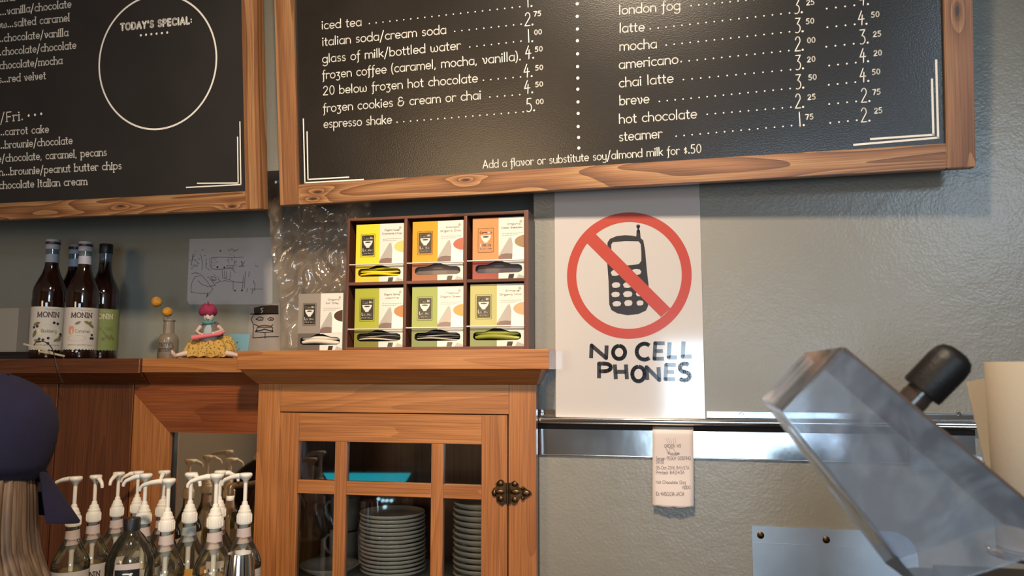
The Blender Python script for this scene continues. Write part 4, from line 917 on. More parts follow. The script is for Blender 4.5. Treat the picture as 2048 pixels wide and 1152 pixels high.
# ------------------------------------------------------------------ papers on the niche wall
def wallsheet(name, corners, y, mat, label, cat, r=0.0):
    o_ = at(corners[0][0], corners[0][1], y); fr = wallframe((o_.x, y, o_.z))
    th = tag(empty(name, matrix=fr.m), label, cat)
    MB().poly([fr.to(c) for c in corners], 0, .0006).build('sheet', mat, th)
    return th, fr
YN = ND-.0012
M['bluepaper'] = plain('sketch_paper', (.50, .49, .50), .7)
M['pen'] = plain('pen_ink', (.02, .022, .05), .7)
sk, fk = wallsheet('pen_drawing', [(376, 605), (374, 598), (379, 478), (545, 474), (545, 606), (538, 609), (379, 609)], YN, M['bluepaper'], 'white card with a loose ink sketch of people at a table, on the niche wall', 'drawing')
c7 = crop(370, 470, .1302)
m = MB(); rnd = random.Random(4)
def st(pts, w_=.0012): m.ribbon([fk.to(c7(*p)) for p in pts], w_, .0005)
for pts in [[(90, 870), (110, 720), (160, 640), (260, 620), (330, 700), (430, 830), (380, 890), (300, 900), (170, 890), (100, 870)], [(200, 700), (260, 760), (350, 790), (440, 780)], [(360, 640), (440, 740), (460, 780)],
            [(410, 520), (410, 350), (560, 340), (720, 350), (900, 340)], [(420, 520), (500, 530), (620, 520), (760, 520)], [(570, 540), (580, 660), (690, 690), (700, 560)], [(610, 550), (610, 650), (640, 660), (640, 560)], [(720, 520), (780, 580)],
            [(740, 700), (740, 850)], [(900, 620), (880, 850)], [(930, 560), (910, 820)], [(690, 690), (740, 720), (900, 730)], [(460, 740), (530, 720), (620, 700), (700, 720)], [(400, 640), (470, 650), (480, 690), (420, 700), (400, 640)],
            [(100, 470), (120, 330), (160, 290)], [(120, 500), (160, 460), (190, 490)], [(100, 590), (170, 580), (250, 600)], [(240, 300), (270, 420), (260, 540)], [(150, 380), (200, 430)], [(330, 360), (320, 500), (390, 540)], [(380, 350), (390, 500)],
            [(820, 490), (900, 480), (860, 400), (900, 440)], [(760, 380), (760, 460)], [(680, 250), (720, 210), (760, 250), (820, 220)], [(640, 470), (760, 470), (730, 500), (650, 500), (640, 470)], [(1050, 700), (1080, 780), (1060, 860)], [(1080, 470), (1130, 490)], [(380, 900), (330, 960)], [(350, 890), (330, 950)],
            [(1040, 830), (1030, 900)], [(960, 820), (950, 870)], [(990, 560), (980, 640)], [(1000, 830), (1200, 830)]]: st(pts)
for (x_, y_, r_) in [(500, 495, 20), (605, 500, 18), (770, 855, 16), (875, 852, 18), (150, 380, 9), (330, 445, 9), (460, 770, 10), (105, 885, 9), (345, 920, 12), (545, 245, 16), (225, 375, 8)]:
    q = fk.to(c7(x_, y_)); m.disc(q[0], q[1], .0006, r_*.00017, 8)
for k in range(60):
    x_, y_ = rnd.choice([(150, 330), (230, 300), (480, 380), (700, 380), (720, 240), (470, 680), (850, 470), (180, 480)]); x_ += rnd.gauss(0, 45); y_ += rnd.gauss(0, 35)
    st([(x_, y_), (x_+rnd.uniform(-40, 40), y_+rnd.uniform(-25, 25))], .0009)
m.build('ink_sketch', M['pen'], sk)

c4 = crop(280, 460, .24297)
fp, ff = wallsheet('face_drawing', [(495, 702), (499, 612), (560, 606), (560, 702)], YN-.0008, plain('buff_paper', (.36, .31, .27), .8), 'buff paper with an inked face in a flat dark cap, on the niche wall', 'drawing')
m = MB(); S4 = lambda pts, w_=.0024: m.ribbon([ff.to(c4(*p)) for p in pts], w_, .0005)
m.poly([ff.to(c4(*p)) for p in [(938, 640), (1000, 625), (1080, 618), (1140, 620), (1140, 690), (940, 700)]], .0005)
S4([(912, 692), (1140, 690)], .003); S4([(935, 700), (915, 735), (930, 765), (935, 800), (930, 888), (1030, 880), (1140, 878)]); S4([(1030, 850), (1030, 890)])
S4([(955, 735), (985, 715), (1015, 725), (1010, 742), (975, 742), (955, 735)]); S4([(1050, 735), (1075, 718), (1100, 728), (1095, 742), (1060, 742)]); m.disc(*ff.to(c4(995, 732)), .0006, .002, 8); m.disc(*ff.to(c4(1078, 733)), .0006, .002, 8)
S4([(940, 775), (975, 792), (1025, 785), (1080, 792), (1095, 778)]); S4([(950, 840), (970, 800), (1090, 800), (1095, 838), (1020, 845), (950, 836)]); S4([(955, 830), (1000, 826), (1025, 815), (1060, 826), (1095, 832)], .003)
m.build('ink_face', M['pen'] if False else M['card_dark'], fp)
mw = MB(); mw.ribbon([ff.to(c4(*p)) for p in [(1015, 642), (995, 650), (1012, 668), (1000, 682)]], .0022, .0009); mw.build('cap_badge', M['card_white'], fp)

zsf = zs1
# blue card leaning on the shelf
bc = at(455, 716, .20)
fc = Frame((at(438, 710, .20).x, .20, zsf+.0008), (1, 0, 0), (0, .16, 1))
cdm = tag(empty('blue_card', matrix=fc.m), 'small pale blue card with a dotted face, leaning behind the doll', 'card')
w_ = at(494, 700, .2).x-at(438, 700, .2).x; h_ = .074
MB().poly([(0, 0), (w_*.5, 0), (w_*.5, h_*.2), (w_, h_*.2), (w_, h_), (w_*.25, h_), (w_*.25, h_*.5), (0, h_*.5)], 0, .001).build('card_sheet', plain('blue_card', srgb(118, 160, 172), .6), cdm)
m = MB(); m.disc(w_*.58, h_*.66, .0004, .002, 8); m.disc(w_*.44, h_*.65, .0004, .0022, 8); m.ribbon([(w_*.7, h_*.44), (w_*.6, h_*.30)], .0012, .0004); m.build('card_marks', M['pen'], cdm)

# ------------------------------------------------------------------ syrup bottles on the shelf
def bend(mb_, r):
    mb_.v = [((r+z_)*math.sin(x_/r), -(r+z_)*math.cos(x_/r), y_) for x_, y_, z_ in mb_.v]; return mb_
def grid(mb_, x0, x1, y0, y1, z_, n=24):
    vs = [(x0+(x1-x0)*i/n, y, z_) for y in (y0, y1) for i in range(n+1)]
    mb_.add(vs, [(i, i+1, n+2+i, n+1+i) for i in range(n)]); return mb_
BP = [(.0, .003), (.028, .0), (.033, .001), (.0365, .006), (.0372, .02), (.0365, .03), (.0365, .125), (.0372, .130), (.0372, .138), (.0362, .146), (.0365, .158), (.0345, .170), (.028, .186), (.020, .203), (.0155, .219), (.0142, .235), (.0137, .262), (.0137, .275)]
fl = Frame((0, 0, 0), (1, 0, 0), (0, 0, 1))
def curve_text(mb_, text, x0, x1, y0, h, w_=.12, serif=0, z_=.0008, gap=.1):
    write(mb_, fl, text, (x0, y0), (x1, y0), h, w=w_, z=z_, raw=True, serif=serif, gap=gap)
M['darksyrup'] = plain('dark_syrup_glass', (.012, .004, .003), .06, coat=1.0)
M['capdark'] = plain('bottle_cap_dark', (.03, .012, .016), .4); M['cappale'] = plain('bottle_cap_pale', (.42, .40, .44), .4)
M['necklab'] = plain('neck_label', (.40, .42, .50), .5); M['lab'] = plain('bottle_label', (.52, .48, .43), .55); M['labg'] = plain('green_bottle_label', srgb(124, 136, 78), .55)
M['labtext'] = plain('label_text', (.05, .02, .03), .6); M['leaf'] = plain('label_leaf', srgb(112, 104, 66), .6); M['berry'] = plain('label_berry', (.02, .012, .02), .6); M['pinkp'] = plain('label_pink', srgb(196, 132, 110), .6); M['creamp'] = plain('label_cream', srgb(202, 192, 160), .6)
def syrup(px, pyt, y, style, label):
    top = at(px, pyt, y); k = (top.z-zsf-.0006)/.285
    b = tag(empty('syrup_bottle', (top.x, y, zsf+.0006)), label, 'bottle', 'syrup bottles on the shelf'); b.scale = (k, k, k); b.rotation_euler.z = .70
    MB().lathe(BP, n=32, capb=False).build('bottle_body', M['darksyrup'], b, 50)
    MB().lathe([(.0139, .222), (.0141, .224), (.0141, .262), (.0139, .272)], n=24, capb=False).build('clear_neck', plain('neck_glass', (.10, .13, .15), .1, coat=.6), b, 50)
    if style == 'green':
        MB().lathe([(.0150, .262), (.0155, .263), (.0155, .284), (.0145, .286), (0, .286)], n=24, capb=False).build('cap', M['black'], b, 50)
    else:
        MB().lathe([(.0150, .262), (.0158, .263), (.0158, .273), (.0150, .274)], n=24, capb=False).build('cap_ring', M['cappale'], b, 50)
        MB().lathe([(.0155, .274), (.0160, .275), (.0160, .280)], n=24, capb=False).build('cap', M['capdark'], b, 50)
        MB().lathe([(.0160, .280), (.0160, .284), (.015, .286), (0, .286)], n=24, capb=False).build('cap_top', M['cappale'], b, 50)
        m = MB(); n = 24
        for i in range(n+1):
            a = -PI*.75+1.5*PI*i/n; tz = .004*(i/n-.5)
            m.v += [(.0146*math.sin(a), -.0146*math.cos(a), .226+tz), (.0144*math.sin(a), -.0144*math.cos(a), .250+tz)]
        m.f = [(2*i, 2*i+2, 2*i+3, 2*i+1) for i in range(n)]; m.mi = [0]*n; m.build('neck_label', M['necklab'], b, 60)
    r = .0372; R_ = .0366
    lab = M['labg'] if style == 'green' else M['lab']
    bend(grid(MB(), -.052, .052, .020, .123, 0, 30), R_+.0003).build('label', lab, b, 60)
    m = MB(); curve_text(m, 'MONIN', -.021, .024, .099, .0115, .17, .09, gap=.14)
    for k2 in range(7): m.ribbon([(-.005+k2*.004, .1165+.001*math.sin(k2*2)), (-.002+k2*.004, .1165+.0014*math.cos(k2*3))], .0006, .0008)
    bend(m, R_).build('label_name', M['labtext'] if style != 'green' else M['creamp'], b)
    if style in ('berry', 'cream'):
        m = MB()
        for i in range(20): pass
        m.disc(.004, .066, .0007, .024, 24, .016); bend(m, R_).build('label_cartouche', M['creamp'], b)
        m = MB()
        for (x_, y_, a, s_) in [(-.022, .083, .4, 1), (-.026, .060, 1.2, 1.1), (-.018, .043, -.3, 1), (.024, .046, .3, 1.1), (.030, .054, .8, .9)] if style == 'berry' else [(-.006, .086, .5, .8), (.014, .087, -.4, .9), (.024, .080, -.6, .9), (.02, .086, .9, .7)]:
            m.poly([(x_+s_*(.009*c*math.cos(a)-.0045*d*math.sin(a)), y_+s_*(.009*c*math.sin(a)+.0045*d*math.cos(a))) for c, d in ((-1, 0), (-.4, .8), (.4, .8), (1, 0), (.4, -.8), (-.4, -.8))], .0009)
        bend(m, R_).build('label_leaves', M['leaf'], b)
        m = MB()
        for (x_, y_) in ([(-.028, .075), (-.020, .077), (.014, .086), (.022, .084), (-.006, .046), (.004, .050), (.004, .038), (.030, .060), (-.014, .048)] if style == 'berry' else [(.026, .058), (.029, .05), (.024, .05)]): m.disc(x_, y_, .0011, .0031, 10)
        bend(m, R_).build('label_berries', M['berry'], b)
        m = MB(); curve_text(m, 'Blackberry' if style == 'berry' else 'Caramel', -.011, .020, .063, .0075, .1)
        curve_text(m, 'premium gourmet syrup', -.026, .028, .033, .003, .12)
        bend(m, R_).build('label_flavour', M['leaf'], b)
        if style == 'cream':
            m = MB(); m.poly(rrect(-.026, .060, -.014, .078, .003), .0009); m.poly(arc(-.008, .050, .020, .007, 0, 360, 16), .0008); bend(m, R_).build('label_jar', M['pinkp'], b)
    else:
        m = MB(); m.poly(rrect(-.035, .0845, .035, .0885, .0005), .0008); bend(m, R_).build('label_band', M['labtext'], b)
        m = MB(); curve_text(m, '0 CAL FREE', -.02, .026, .071, .007, .12); bend(m, R_).build('label_flavour', M['leaf'], b)
        m = MB()
        for (x_, y_) in ((.012, .056), (.018, .052), (.022, .057), (.004, .05), (.027, .051)): m.disc(x_, y_, .0009, .0038, 10)
        m.ribbon([(.004, .068), (.010, .058)], .0025, .0009); bend(m, R_).build('label_fruit', M['leaf'], b)
    return b
syrup(107, 480.5, .15, 'berry', 'dark syrup bottle with white label showing blackberries, farthest left of the four')
syrup(172, 485, .10, 'cream', 'dark syrup bottle with white label showing a pink jar, second in front')
syrup(152, 491, .245, 'berry', 'dark syrup bottle half hidden behind the pink-jar bottle')
syrup(213, 489.5, .20, 'green', 'dark syrup bottle with a green label and a plain black cap')

# ------------------------------------------------------------------ stoneware vase with two dried flowers
YV = .15; p = at(336, 700, YV)
vase = tag(empty('stoneware_jar', (p.x, YV, zsf+.0006)), 'small grey-brown stoneware jar with brown lettering, holding dried yellow flowers', 'jar'); vase.rotation_euler.z = .45
stone = plain('salt_glaze', (.21, .165, .12), .35, coat=.4, vary=.15, vscale=30)
hv = at(336, 640, YV).z-zsf
MB().lathe([(0, .002), (.0255, 0), (.0275, .004), (.028, .055), (.0272, .061), (.0215, .069), (.0150, .074), (.0145, hv-.006), (.0172, hv-.003), (.0168, hv), (.0135, hv), (.0125, hv-.006), (.0125, .068), (0, .06)], n=32, capb=False).build('jar_body', stone, vase, 40)
m = MB(); curve_text(m, 'TATTY', -.022, .010, .036, .010, .16); curve_text(m, 'BITTERS', -.022, .014, .022, .009, .16); m.ribbon([(-.024, .013), (.012, .013)], .001, .0008); m.ribbon([(-.020, .049), (.008, .049), (.016, .044)], .0012, .0008); m.ribbon([(.014, .045), (.019, .035), (.015, .030)], .0016, .0008)
bend(m, .0280).build('jar_lettering', plain('jar_print', (.05, .03, .02), .6), vase)
gold = plain('dried_flower_gold', srgb(186, 130, 40), .9, bump=.9, bscale=260, vary=.3, vscale=90)
stemm = plain('dried_stem', (.12, .09, .045), .8)
for px, py, y, lab in ((313, 604, YV, 'round mustard yellow dried flower on a bent stem, higher of the two in the jar'), (335, 624, YV+.008, 'round mustard dried flower, lower one sitting at the mouth of the jar')):
    c = at(px, py, y); fo = tag(empty('dried_flower', (p.x, YV, zsf+.070)), lab, 'flower', 'dried flowers in the stoneware jar')
    c = c-Vector((p.x, YV, zsf+.070)); m = MB(); rr_ = .0150 if px < 320 else .0140
    m.ball(c, rr_, 24, 16); m.v = [tuple(c+(Vector(v)-c)*(1+.06*noise.noise(Vector(v)*260))) for v in m.v]
    m.build('flower_head', gold, fo, 180)
    MB().tube([(0.001 if px < 320 else -.001, .002, .004), (c.x*.45, c.y*.3, c.z*.55), c], .0011, 6).build('flower_stem', stemm, fo, 60)

# ------------------------------------------------------------------ small seated doll
YDL = .12; p = at(420, 706, YDL)
S_ = (at(420, 612, YDL).z-zsf)/.094     # height of the figure
doll = tag(empty('seated_doll', (p.x-.004, YDL, zsf+.0006)), 'small doll in a magenta turban and yellow patterned skirt, seated with legs spread', 'doll')
skin = plain('doll_skin', (.55, .42, .35), .6); mag = plain('magenta_cloth', srgb(138, 34, 68), .8, bump=.5, bscale=200); grey = plain('grey_shawl', (.14, .11, .095), .85, bump=.4, bscale=250)
ylw, N_, L_, b_ = nmat('yellow_print_skirt'); tc = N_.new('ShaderNodeTexCoord'); vo = N_.new('ShaderNodeTexVoronoi'); vo.inputs['Scale'].default_value = 260; L_.new(tc.outputs['Object'], vo.inputs['Vector'])
rp_ = N_.new('ShaderNodeValToRGB'); rp_.color_ramp.elements[0].position = .22; rp_.color_ramp.elements[1].position = .42; rp_.color_ramp.elements[0].color = (.14, .09, .02, 1); rp_.color_ramp.elements[1].color = col(srgb(184, 146, 72)); L_.new(vo.outputs['Distance'], rp_.inputs['Fac']); L_.new(rp_.outputs['Color'], b_.inputs['Base Color']); b_.inputs['Roughness'].default_value = .9
m = MB()
# pleated skirt: a fan ring, wide and low
n = 96; prof = [(.010, .030), (.018, .034), (.030, .030), (.037, .016), (.038, .004), (.030, .001), (.012, .002)]
vs = []
for k, (r, h) in enumerate(prof):
    for i in range(n):
        a = 2*PI*i/n; f_ = 1+.07*math.sin(a*13)*min(1, r/.03)+.04*math.sin(a*5+1); up = .010*max(0, math.cos(a-.5))*min(1, r/.03)
        vs.append((r*f_*math.cos(a)*1.12, r*f_*math.sin(a)*.62, h+up*(1 if h > .01 else .6)+.0016*math.sin(a*13+k)+(.002 if h < .003 else 0)))
m.add(vs, [(k*n+i, k*n+(i+1) % n, (k+1)*n+(i+1) % n, (k+1)*n+i) for k in range(len(prof)-1) for i in range(n)]).build('skirt', ylw, doll, 60)
for s_, foot in ((-1, -.052), (1, .056)):
    mm_ = MB(); mm_.tube([(s_*.020, -.010, .012), (s_*.036, -.014, .0095), (foot*.93, -.018, .006), (foot, -.021, .005), (foot+s_*.002, -.024, .010), (foot+s_*.004, -.026, .014)], [.0055, .005, .0035, .0036, .0034, .002], 8); mm_.build('leg', skin, doll, 60)
MB().lathe([(0, .026), (.014, .028), (.017, .038), (.015, .050), (.010, .060), (.006, .064)], n=20, capb=False).build('torso', plain('doll_bodice', srgb(150, 162, 168), .8), doll, 60)
m = MB(); m.lathe([(.019, .040), (.0185, .048), (.013, .060), (.007, .066)], (.001, .002, 0), n=24, capb=False); m.v = [(x_*1.15, y_ if y_ > -.004 else y_*.9, z_+.002*math.sin(math.atan2(y_, x_)*5)) for x_, y_, z_ in m.v]; m.build('shawl', grey, doll, 60)
m = MB(); m.ball((-.002, -.003, .074), (.0088, .0085, .0105), 18, 12); m.ball((-.0045, -.0118, .0725), (.0015, .0018, .002), 8, 6)
m.build('head', plain('doll_face', (.50, .45, .38), .6), doll, 180)
m = MB(); m.ball((-.006, -.0108, .0765), (.0016, .001, .0011), 8, 6); m.ball((.0012, -.0112, .0765), (.0016, .001, .0011), 8, 6); m.tube([(-.0042, -.0112, .0688), (-.002, -.0118, .0682), (.0004, -.0112, .0688)], .0006, 6); m.build('face_features', M['berry'], doll, 180)
m = MB(); m.ball((-.004, .000, .085), (.0155, .0145, .0125), 24, 14)
m.v = [(x_, y_, z_+.0016*math.sin(x_*420+y_*200)) for x_, y_, z_ in m.v]; m.tube([(-.004, 0, .096), (-.005, 0, .102)], [.002, .001], 6); m.build('turban', mag, doll, 180)
MB().tube([(-.010, -.006, .0645), (-.004, -.0105, .0630), (.004, -.0095, .0640), (.009, -.004, .066)], [.0028, .0035, .0032, .002], 8).build('scarf', plain('teal_scarf', srgb(70, 128, 124), .8), doll, 60)
pk = plain('pink_cloth', srgb(206, 104, 112), .7); 
MB().tube([(-.024, -.024, .036), (-.022, -.024, .0365), (.0, -.0235, .040), (.020, -.020, .044), (.028, -.018, .048)], [.0052, .0046, .0034, .0036, .002], 12).build('pink_horn', pk, doll, 60)
m = MB(); m.tube([(-.015, -.004, .056), (-.019, -.014, .047), (-.010, -.0225, .042)], [.004, .0032, .0025], 8); m.ball((-.008, -.0232, .0415), (.0035, .003, .003), 8, 6); m.build('arm', skin, doll, 60)
m = MB(); m.tube([(.015, -.004, .057), (.023, -.012, .050), (.012, -.021, .045)], [.004, .0032, .0025], 8); m.ball((.010, -.0222, .0445), (.0035, .003, .003), 8, 6); m.build('arm', skin, doll, 60)
doll.scale = (S_,)*3; doll.rotation_euler.z = .42

# white carton, pale slats and cable at the left end of the shelf
p1_, p2_ = at(-60, 650, .16), at(35, 650, .16); zc1 = at(20, 617, .16).z
cart = tag(empty('white_carton', (0, 0, 0)), 'plain greyish white carton at the far left end of the shelf', 'box')
MB().box((p1_.x, .16, zsf+.025), (p2_.x, .27, zc1), .001).build('carton_body', plain('dull_card', (.26, .235, .21), .8), cart)
MB().box((p1_.x, .1605, zc1), (p2_.x-.0005, .2695, zc1+.0008)).build('carton_flap', plain('dull_card_flap', (.30, .27, .24), .8), cart)
tr2 = tag(empty('black_tray', (0, 0, 0)), 'low black tray under the white carton on the shelf', 'tray')
MB().box((p1_.x-.02, .12, zsf+.0005), (at(60, 700, .12).x, .275, zsf+.0245), .003).build('tray_body', M['black'], tr2)
MB().box((p1_.x-.01, .118, zsf+.016), (at(52, 700, .12).x, .1199, zsf+.021), .0005).build('tray_lip', M['rubber'], tr2)
cream = plain('pale_stick', (.50, .44, .30), .6)
for i, (a, b, lab) in enumerate((((48, 688), (106, 706), 'pale flat wooden stick lying over the tray edge, upper one'), ((78, 703), (128, 712), 'pale flat wooden stick lying on the shelf, lower one'))):
    pa, pb = at(a[0], a[1], .05-.01*i), at(b[0], b[1], .03-.01*i)
    zmn = zsf+.003; pa.z = max(pa.z, zmn); pb.z = max(pb.z, zmn)
    o = MB().tube([pa, pa.lerp(pb, .5)+Vector((0, 0, .001)), pb], [.0028, .0034, .003], 6).build('wooden_stick', cream, None, 60); tag(o, lab, 'stick')
cb = []
for (px, py, y) in [(68, 690, .06), (75, 683, .05), (90, 684, .03), (102, 694, .0), (108, 708, -.045), (113, 730, -.052), (118, 748, -.053), (126, 765, -.05)]: cb.append(at(px, py, y))
# smooth the run of the cable
def smooth(pts, n=4):
    out = []
    for i in range(len(pts)-1):
        p0, p1, p2, p3 = pts[max(0, i-1)], pts[i], pts[i+1], pts[min(len(pts)-1, i+2)]
        for k in range(n):
            t = k/n; out.append(.5*((2*p1)+(p2-p0)*t+(2*p0-5*p1+4*p2-p3)*t*t+(3*p1-p0-3*p2+p3)*t**3))
    return out+[pts[-1]]
cab_o = MB().tube(smooth(cb), .0014, 6).build('thin_cable', plain('cable_dark', (.03, .014, .012), .5), None, 60)
tag(cab_o, 'thin dark cable looping off the shelf edge by the first syrup bottle', 'cable')

# ------------------------------------------------------------------ syrup bottles with pumps on the back counter
PBODY = [(.0, .002), (.034, .0), (.039, .006), (.0395, .02), (.0385, .03), (.0385, .188), (.0395, .195), (.0385, .205), (.033, .219), (.0245, .236), (.0175, .250), (.0138, .262), (.0132, .272), (.0132, .304)]
def pump(px, pyt, y, ang, liquid, tagcol, brand, label, spout=.055, tall=0.0):
    top = at(px, pyt, y); z0 = CT+.0006; k = (top.z-z0)/(.392+tall)
    b = tag(empty('pump_bottle', (top.x, y, z0)), label, 'bottle', 'syrup bottles with white pumps on the back counter'); b.scale = (k, k, k)
    b.rotation_euler.z = .62
    MB().lathe(PBODY, n=36, capb=False).build('glass_bottle', M['glass'], b, 60)
    lv = {'amber': .172, 'pale': .186, 'empty': .06}[liquid]
    pr = [(r*.95, max(h, .004)) for r, h in PBODY if h < lv]+[(.0368, lv), (0, lv)]
    MB().lathe(pr, n=32, capb=False).build('syrup', M['amber'] if liquid == 'amber' else M['pale'], b, 60)
    MB().lathe([(.0052, .05), (.0052, .225), (.0085, .235), (.0105, .250), (.0105, .300)], n=14).build('dip_tube', M['white'], b, 50)
    m = MB(); m.lathe([(.0152, .283), (.0158, .285), (.0158, .303), (.0150, .305), (.0136, .3055), (.0134, .311), (.0118, .312), (.0095, .321), (.0068, .323), (.0056, .330), (.0042, .331), (.0042, .374+tall)], n=28)
    for i in range(24):
        a = 2*PI*i/24; m.box((.0156*math.cos(a)-.0006, .0156*math.sin(a)-.0006, .286), (.0156*math.cos(a)+.0008, .0156*math.sin(a)+.0008, .302))
    m.build('pump_collar', M['white'], b, 28)
    a = ang-.62; c_, s_ = math.cos(a), math.sin(a); ht = .372+tall
    m = MB(); m.lathe([(.0040, ht-.002), (.0060, ht+.004), (.0125, ht+.011), (.0140, ht+.014), (.0140, ht+.018), (.0120, ht+.020), (0, ht+.020)], n=24, capb=False)
    m.tube([(0, 0, ht+.0135), (c_*.02, s_*.02, ht+.0135), (c_*spout*.62, s_*spout*.62, ht+.0105), (c_*spout*.9, s_*spout*.9, ht+.005), (c_*spout, s_*spout, ht-.001), (c_*spout*1.02, s_*spout*1.02, ht-.007)], [.0062, .0060, .0052, .0044, .0040, .0034], 10)
    m.build('pump_head', M['white'], b, 50)
    n = 26; m = MB()
    for i in range(n+1):
        a = -PI*.8+1.6*PI*i/n; tz = .006*(i/n-.5)
        m.v += [(.0166*math.sin(a), -.0166*math.cos(a), .243+tz), (.0142*math.sin(a), -.0142*math.cos(a), .275+tz)]
    m.f = [(2*i, 2*i+2, 2*i+3, 2*i+1) for i in range(n)]; m.mi = [0]*n
    m.build('neck_label', tagcol, b, 60)
    m = MB(); curve_text(m, brand[1], -.010, .011, .252, .005, .13); bend(m, .0153).build('neck_print', M['label_dim'], b)
    lb = M['label_y'] if brand[0] == 'y' else M['lab']
    bend(grid(MB(), -.050, .050, .070, .190, 0, 30), .0392).build('label', lb, b, 60)
    m = MB(); curve_text(m, 'MONIN', -.021, .024, .162, .0115, .17, .09, gap=.14); curve_text(m, brand[1], -.018, .02, .130, .008, .12); bend(m, .0392).build('label_name', M['labtext'], b)
    return b
M['pinktag'] = plain('pinkish_neck_label', (.52, .42, .38), .6); M['bluetag'] = plain('bluish_neck_label', (.36, .38, .36), .6); M['label_dim'] = plain('neck_print', (.28, .16, .17), .6)
M['label_y'] = plain('ochre_label', srgb(186, 132, 52), .6)
R_ = math.radians
pump(152, 953, -.28, R_(175), 'pale', M['pinktag'], ('w', 'Honey'), 'pump bottle just beside the blue cap, long spout pointing to the left', .060)
pump(192, 950, -.20, R_(-28), 'pale', M['pinktag'], ('w', 'Hazelnut'), 'pump bottle with a short spout pointing right, between the cap and the liqueur bottle', .038)
pump(238, 944, -.12, R_(-75), 'pale', M['pinktag'], ('w', 'Peach'), 'pump bottle with its spout towards the room, left behind the liqueur bottle', .045)
pump(277, 942, -.04, R_(215), 'empty', M['pinktag'], ('w', 'Mint'), 'pump bottle farthest back above the black-capped liqueur bottle', .040)
pump(292, 947, -.235, R_(205), 'pale', M['pinktag'], ('w', 'Vanilla'), 'pump bottle with its spout turned down to the left, directly behind the liqueur bottle', .045)
pump(338, 957, -.30, R_(186), 'pale', M['pinktag'], ('w', 'Coconut'), 'nearest tall pump bottle right of the liqueur bottle, long spout pointing left', .064)
pump(329, 941, -.12, R_(-65), 'empty', M['pinktag'], ('w', 'Lime'), 'pump bottle mostly hidden behind the long left-pointing spout, by the mirror edge', .040)
pump(383, 945, -.21, R_(-25), 'amber', M['bluetag'], ('y', 'Ginger'), 'pump bottle with amber syrup and an ochre label in front of the mirror', .036)
pump(434, 947, -.285, R_(200), 'pale', M['pinktag'], ('w', 'Almond'), 'pump bottle with a curved left spout between the ochre label and the steel shaker', .056)
pump(441, 941, -.12, R_(30), 'empty', M['pinktag'], ('w', 'Cherry'), 'pump bottle close to the mirror, hidden behind the curved left spout', .040)
pump(492, 946, -.20, R_(190), 'pale', M['pinktag'], ('w', 'Caramel'), 'pump bottle beside the cabinet edge, above the steel shaker', .052)

# liqueur bottle
tp = at(265, 1036, -.36); LQ = tag(empty('liqueur_bottle', (tp.x, -.36, CT+.0006)), 'clear round-shouldered liqueur bottle with black cap and black vertical label', 'bottle')
zt = tp.z-CT
k = zt/.30; LQ.scale = (k, k, k); LQ.rotation_euler.z = .55
LP = [(0, .002), (.040, 0), (.044, .006), (.044, .205), (.0435, .215), (.040, .232), (.032, .251), (.022, .266), (.0150, .274), (.0135, .280)]
MB().lathe(LP, n=36, capb=False).build('glass_bottle', M['glass'], LQ, 60)
MB().lathe([(0, .005), (.042, .006), (.042, .11), (0, .11)], n=32, capb=False).build('liqueur', M['pale'], LQ, 60)
MB().lathe([(.0135, .277), (.0150, .278), (.0150, .298), (.0140, .300), (0, .300)], n=24, capb=False).build('cap', M['black'], LQ, 50)
bend(grid(MB(), -.022, .022, .05, .222, 0, 16), .0446).build('label', M['black'], LQ, 60)
bend(grid(MB(), -.022, .022, .212, .2225, .0004, 16), .0445).build('label_edge', M['pinktag'], LQ, 60)
m = MB(); st_, adv = glyphs('gracia', .12)
for s in st_:
    pts = [(.009-y*.026, .088+x/adv*.118) for x, y in s]
    if len(s) > 2 or abs(s[0][1]-s[1][1]) > .05 or abs(s[0][0]-s[1][0]) > .05: m.ribbon(pts, .0028, .0006)
    else: m.disc(pts[0][0], pts[0][1], .0006, .0022, 8)
bend(m, .0445).build('label_lettering', M['letter'], LQ)

# steel shaker
tp = at(481, 1106, -.365); SH_ = tag(empty('cocktail_shaker', (tp.x, -.365, CT+.0006)), 'polished steel shaker cup standing in front of the syrup pumps by the cabinet', 'shaker')
hh = tp.z-CT; MB().lathe([(0, .002), (.026, 0), (.028, .004), (.033, hh*.6), (.030, hh*.8), (.0255, hh*.97), (.024, hh), (.0, hh)], n=36, capb=False).build('shaker_cup', M['chrome'], SH_, 40)
MB().lathe([(.0332, hh*.60), (.0338, hh*.605), (.0338, hh*.615), (.0330, hh*.62)], n=36, capb=False).build('shaker_rim', M['chrome'], SH_, 40)

# small brown tap spout on the mirror frame
y0_ = -.02; p0 = at(503, 968, y0_); p1 = at(470, 971, -.10)
sp_ = tag(empty('tap_spout', (0, 0, 0)), 'brown tube spout with a pale tip, bending down among the pumps by the cabinet', 'spout')
brn = plain('brown_tube', (.16, .10, .055), .35, metal=.4)
p2 = at(462, 974, -.115); p3 = at(461, 984, -.118); p4 = at(461, 992, -.118)
MB().tube(smooth([Vector((p0.x, .019, p0.z)), p0, p1, p2, p3, p4], 4), .0075, 12).build('spout_tube', brn, sp_, 60)
MB().lathe([(.0085, -.010), (.0092, -.009), (.0092, .000), (.0080, .001)], tuple(p4), n=16).build('spout_tip', M['white'], sp_, 50)

